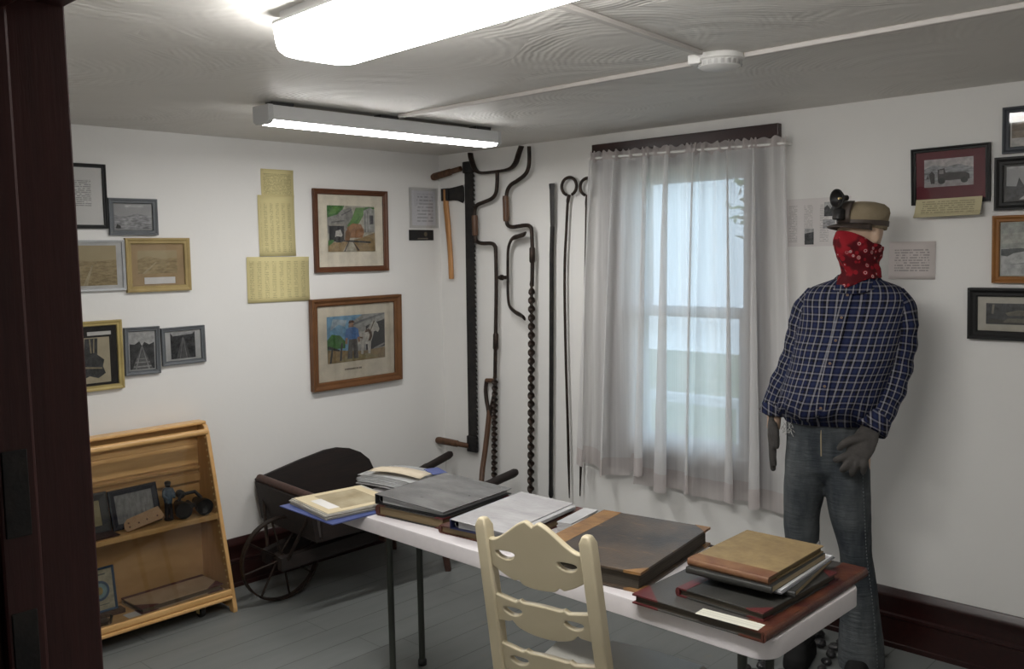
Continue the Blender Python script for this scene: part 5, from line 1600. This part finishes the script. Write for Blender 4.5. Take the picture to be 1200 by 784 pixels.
tag(b.build('outer_seam', mat('grey_seam', (.13, .145, .15), .8), mn), 'puckered outer seam of the right-hand trouser leg', kind='stuff')
b = MB()
b.tube([(-.132, .0, .54), (-.132, .0, .40), (-.132, .005, .16), (-.132, .01, .09)], [.058, .056, .050, .055], 18)
b.rings([[Vector((-.132 + x * k_, -.020 + y * k_ * .92, z)) for x, y in rrect(.050, .135, .045)] for z, k_ in ((.0, .96), (.018, 1), (.05, .96), (.085, .74), (.105, .45))])
b.build('boot', M['boot'], mn, smooth=True, remesh=.008, smoothit=1)
b = MB()
b.tube([(.106, .01, .22), (.106, .01, .09)], [.05, .055], 18)
b.rings([[Vector((.106 + x * k_, -.020 + y * k_ * .92, z)) for x, y in rrect(.050, .135, .045)] for z, k_ in ((.0, .96), (.018, 1), (.05, .96), (.085, .74), (.105, .45))])
b.build('boot', M['boot'], mn, smooth=True, remesh=.008, smoothit=1)

# work gloves, five fingers each
def glove(palm, fingers, wrist):
    b = MB()
    b.tube(palm[0], palm[1], 18, palm[2], up=palm[3])
    for path, rr in fingers:
        b.tube(smoothpath(path, 4), [rr[0] + (rr[1] - rr[0]) * k / (4 * (len(path) - 1)) for k in range(4 * (len(path) - 1) + 1)], 12)
        b.ball(path[-1], rr[1], 6)
    b.tube(wrist[0], wrist[1], 18)
    b.build('glove', M['glove'], mn, remesh=.0042, smoothit=3)
# viewer's right: laid on the thigh, fingers spread downwards
glove(([(.150, -.130, 1.035), (.138, -.142, 1.00), (.122, -.152, .965), (.108, -.156, .935), (.102, -.156, .915)], [.034, .044, .050, .048, .040], .42, (0, -1, .2)),
      [([(.132, -.148, .995), (.085, -.168, .985), (.058, -.172, .968), (.043, -.168, .950)], (.020, .0125)),
       ([(.092, -.156, .935), (.062, -.166, .918), (.040, -.160, .905), (.026, -.150, .898)], (.0175, .0125)),
       ([(.100, -.158, .925), (.078, -.170, .895), (.062, -.166, .875), (.052, -.154, .862)], (.0175, .013)),
       ([(.113, -.156, .920), (.101, -.170, .888), (.094, -.166, .866), (.088, -.154, .850)], (.0175, .013)),
       ([(.130, -.152, .925), (.131, -.164, .896), (.130, -.160, .878), (.127, -.150, .862)], (.0165, .0115))],
      ([(.156, -.118, 1.07), (.150, -.128, 1.035)], [.042, .040]))
# viewer's left: hanging, seen edge-on
glove(([(-.252, -.010, 1.03), (-.252, -.012, .99), (-.250, -.014, .95), (-.250, -.016, .92)], [.032, .042, .044, .038], .50, (1, 0, 0)),
      [([(-.246, -.040, 1.00), (-.232, -.058, .965), (-.226, -.062, .935), (-.226, -.060, .91)], (.018, .0125)),
       ([(-.250, -.040, .935), (-.246, -.046, .89), (-.242, -.044, .855), (-.240, -.038, .83)], (.0155, .0115)),
       ([(-.252, -.020, .93), (-.252, -.024, .875), (-.251, -.022, .835), (-.250, -.016, .805)], (.016, .0115)),
       ([(-.253, .002, .93), (-.256, .000, .88), (-.257, .002, .845), (-.256, .006, .818)], (.0155, .011)),
       ([(-.252, .020, .935), (-.256, .022, .895), (-.258, .024, .868), (-.257, .026, .848)], (.014, .010))],
      ([(-.251, -.008, 1.065), (-.252, -.010, 1.03)], [.038, .036]))

# bandana over nose and neck
def bandana():
    mt, nt, bs = _new('red_paisley_cotton')
    red = (.27, .010, .018)
    v = coords(nt)
    vo = nt.nodes.new('ShaderNodeTexVoronoi'); vo.inputs['Scale'].default_value = 42
    nt.links.new(v, vo.inputs['Vector'])
    d = vo.outputs['Distance']
    ringm = mth(nt, 'MULTIPLY', mth(nt, 'GREATER_THAN', d, .20), mth(nt, 'LESS_THAN', d, .29))
    dot = mth(nt, 'LESS_THAN', d, .08)
    patch = ramp(nt, noise(nt, v, 11, 2), [(.43, 0.0), (.50, 1.0)])
    sep = nt.nodes.new('ShaderNodeSeparateColor')
    nt.links.new(vo.outputs['Color'], sep.inputs[0])
    some = mth(nt, 'GREATER_THAN', sep.outputs[0], .35)
    k = mth(nt, 'MULTIPLY', mth(nt, 'MULTIPLY', mth(nt, 'ADD', ringm, dot), patch), some)
    c = mixc(nt, mth(nt, 'MULTIPLY', k, .8), red, (.55, .46, .45))
    nt.links.new(mixc(nt, mth(nt, 'MULTIPLY', mth(nt, 'MULTIPLY', mth(nt, 'GREATER_THAN', d, .42), patch), .75), c, (.02, .004, .006)), bs.inputs['Base Color'])
    bs.inputs['Roughness'].default_value = .8
    bs.inputs['Specular IOR Level'].default_value = .2
    return mt
b = MB()
rs = []
BK = [(-.005, 0, -.010, .080, .112), (-.04, 0, -.014, .079, .116), (-.085, .0, -.018, .073, .108), (-.120, .004, -.016, .066, .092), (-.150, .004, -.004, .070, .082), (-.178, -.002, -.010, .083, .092), (-.190, -.004, -.014, .088, .098)]
for j in range(34):
    z = -.190 + (.185) * j / 33
    cx, cy, rx, ry = interp(BK, z)
    ring = []
    for k in range(48):
        a = 2 * pi * k / 48
        f = max(0, -sin(a))                                   # 1 at the front
        up = (.020 - .055 * (1 - f) ** 1.2 - .02 * max(0, sin(a))) * max(0, (j - 10) / 23)
        dn = -.050 * f ** 2 * (1 - j / 12) if j < 12 else 0
        w = .0035 * sin(a * 7 + z * 60) + .004 * mnoise.noise(Vector((a * 2, z * 30, 0)))
        ring.append(HDm(cx + (rx + w) * cos(a), cy + (ry + w) * sin(a) * (1.0 + (.16 * f if j < 6 else 0)), z + up + dn))
    rs.append(ring)
b.rings(rs, cap=False)
b.build('bandana', bandana(), mn, smooth=True, angle=180, solid=.002)

# miner's soft cap with lamp bracket
HC = HD @ Matrix.Translation((0, .008, .050)) @ Matrix.Rotation(R(-3), 4, 'X')
hm = lambda x, y, z: HC @ Vector((x, y, z))
def hring(z, rx, ry, yc=0, n=36): return [hm(rx * cos(2 * pi * k / n), yc + ry * sin(2 * pi * k / n), z) for k in range(n)]
cap_tan = mat('tan_canvas_cap', (.29, .235, .155), .85, var=(.235, .185, .115), vscale=14, bmp=.15, bscale=90)
cap_dark = mat('dark_leather_band', (.045, .032, .026), .55, var=(.075, .055, .045), vscale=14)
b = MB()
b.rings([[p - Vector((0, 0, .018 * max(0, ((p - HC.translation).xy.length) / .1 if (HC.inverted() @ p).y > 0 else 0))) for p in hring(-.012, .086, .108)], hring(.018, .092, .115), hring(.042, .092, .116, .006), hring(.064, .082, .106, .012), hring(.080, .060, .086, .014), hring(.088, .032, .05, .012), hring(.090, .008, .01, .010)], cap=True)
b.build('cap_crown', cap_tan, mn, smooth=True, angle=80)
b = MB(); b.rings([hring(-.016, .0915, .1135), hring(-.016, .094, .116), hring(.006, .0955, .1175), hring(.006, .090, .112)], cap=False); b.build('cap_band', cap_dark, mn, smooth=True)
b = MB()
rs = []
for f in (0, .35, .7, 1):
    row = []
    for k in range(21):
        a = R(198 + 144 * k / 20)
        ex = f * .052 * sin(pi * k / 20) ** .7
        row.append(hm((.092 + ex * .35) * cos(a), (.115 + ex * 1.25) * sin(a), -.010 - .016 * f - .012 * (1 - sin(pi * k / 20)) * f))
    rs.append(row)
b.rings(rs, cap=False, closed=False); b.build('cap_visor', cap_dark, mn, smooth=True, solid=.005)
b = MB()
rs = []
for z in (-.006, .02, .045, .07, .085):
    yb = {-.006: .1165, .02: .1195, .045: .1175, .07: .108, .085: .092}[z]
    rs.append([hm(x, -(yb + .004) * sqrt(max(0, 1 - (x / .0965) ** 2)) , z) for x in (-.038, -.02, 0, .02, .038)])
b.rings(rs, cap=False, closed=False); b.build('lamp_patch', cap_dark, mn, smooth=True, solid=.004)
b = MB(); b.lathe([(.022, 0), (.026, .004), (.026, .040), (.020, .048), (0, .05)], 20, HC @ Matrix.Translation((0, -.138, .004))); b.tube([hm(0, -.138, .05), hm(0, -.132, .075), hm(0, -.12, .095)], .008, 10); b.build('lamp_base', M['iron_b'], mn, smooth=True)
b = MB(); LT_ = HC @ Matrix.Translation((0, -.132, .096)) @ Matrix.Rotation(R(96), 4, 'X')
b.lathe([(.012, -.035), (.014, -.012), (.018, -.008), (.032, .008), (.039, .020), (.041, .020), (.041, .023), (.037, .023), (.028, .012), (.014, .0), (0, -.002)], 28, LT_); lr = b.build('lamp_reflector', M['iron_b'], mn, smooth=True)
b = MB(); b.lathe([(.004, -.004), (.005, .012), (0, .014)], 12, LT_); b.build('burner', M['hole'], mn, smooth=True)

# coal on the floor at its feet
coal = mat('black_coal', (.012, .012, .013), .45, var=(.032, .031, .032), vscale=25, bmp=.4, bscale=40)
protos = []
rnd = random.Random(5)
for q in range(4):
    bm = bmesh.new()
    bmesh.ops.create_icosphere(bm, subdivisions=2, radius=.025)
    for v_ in bm.verts:
        n_ = mnoise.noise(v_.co * 22 + Vector((q * 7, 0, 0)))
        v_.co *= 1 + .55 * n_
        v_.co.z *= .8
        v_.co.x *= 1.15
    me = bpy.data.meshes.new('coal_lump'); bm.to_mesh(me); bm.free(); me.materials.append(coal)
    protos.append((me, min(v_.co.z for v_ in me.vertices)))
spots = []
tries = 0
while len(spots) < 46 and tries < 6000:
    tries += 1
    x, y = rnd.uniform(-.66, -.12), rnd.uniform(-2.85, -2.48)
    s = rnd.uniform(.7, 1.2)
    if any((x - a) ** 2 + (y - c) ** 2 < (.0355 * (s + d)) ** 2 for a, c, d in spots): continue
    # keep clear of the boots
    lx_, ly_ = (x + .36) * cos(R(77)) + (y + 2.74) * -sin(R(77)), (x + .36) * sin(R(77)) + (y + 2.74) * cos(R(77))
    if abs(lx_ + .132) < .098 and -.20 < ly_ < .16: continue
    if abs(lx_ - .106) < .135 and -.25 < ly_ < .13: continue
    spots.append((x, y, s))
for i, (x, y, s) in enumerate(spots):
    me, mz = protos[i % 4]
    o = bpy.data.objects.new('coal_lump', me); COL.objects.link(o)
    o.location = (x, y, -mz * s); o.scale = (s, s, s); o.rotation_euler = (0, 0, rnd.uniform(0, 6.28))
    tag(o, 'lump of black coal on the floor beside the mannequin\'s boots', 'coal', 'coal lumps by the mannequin')
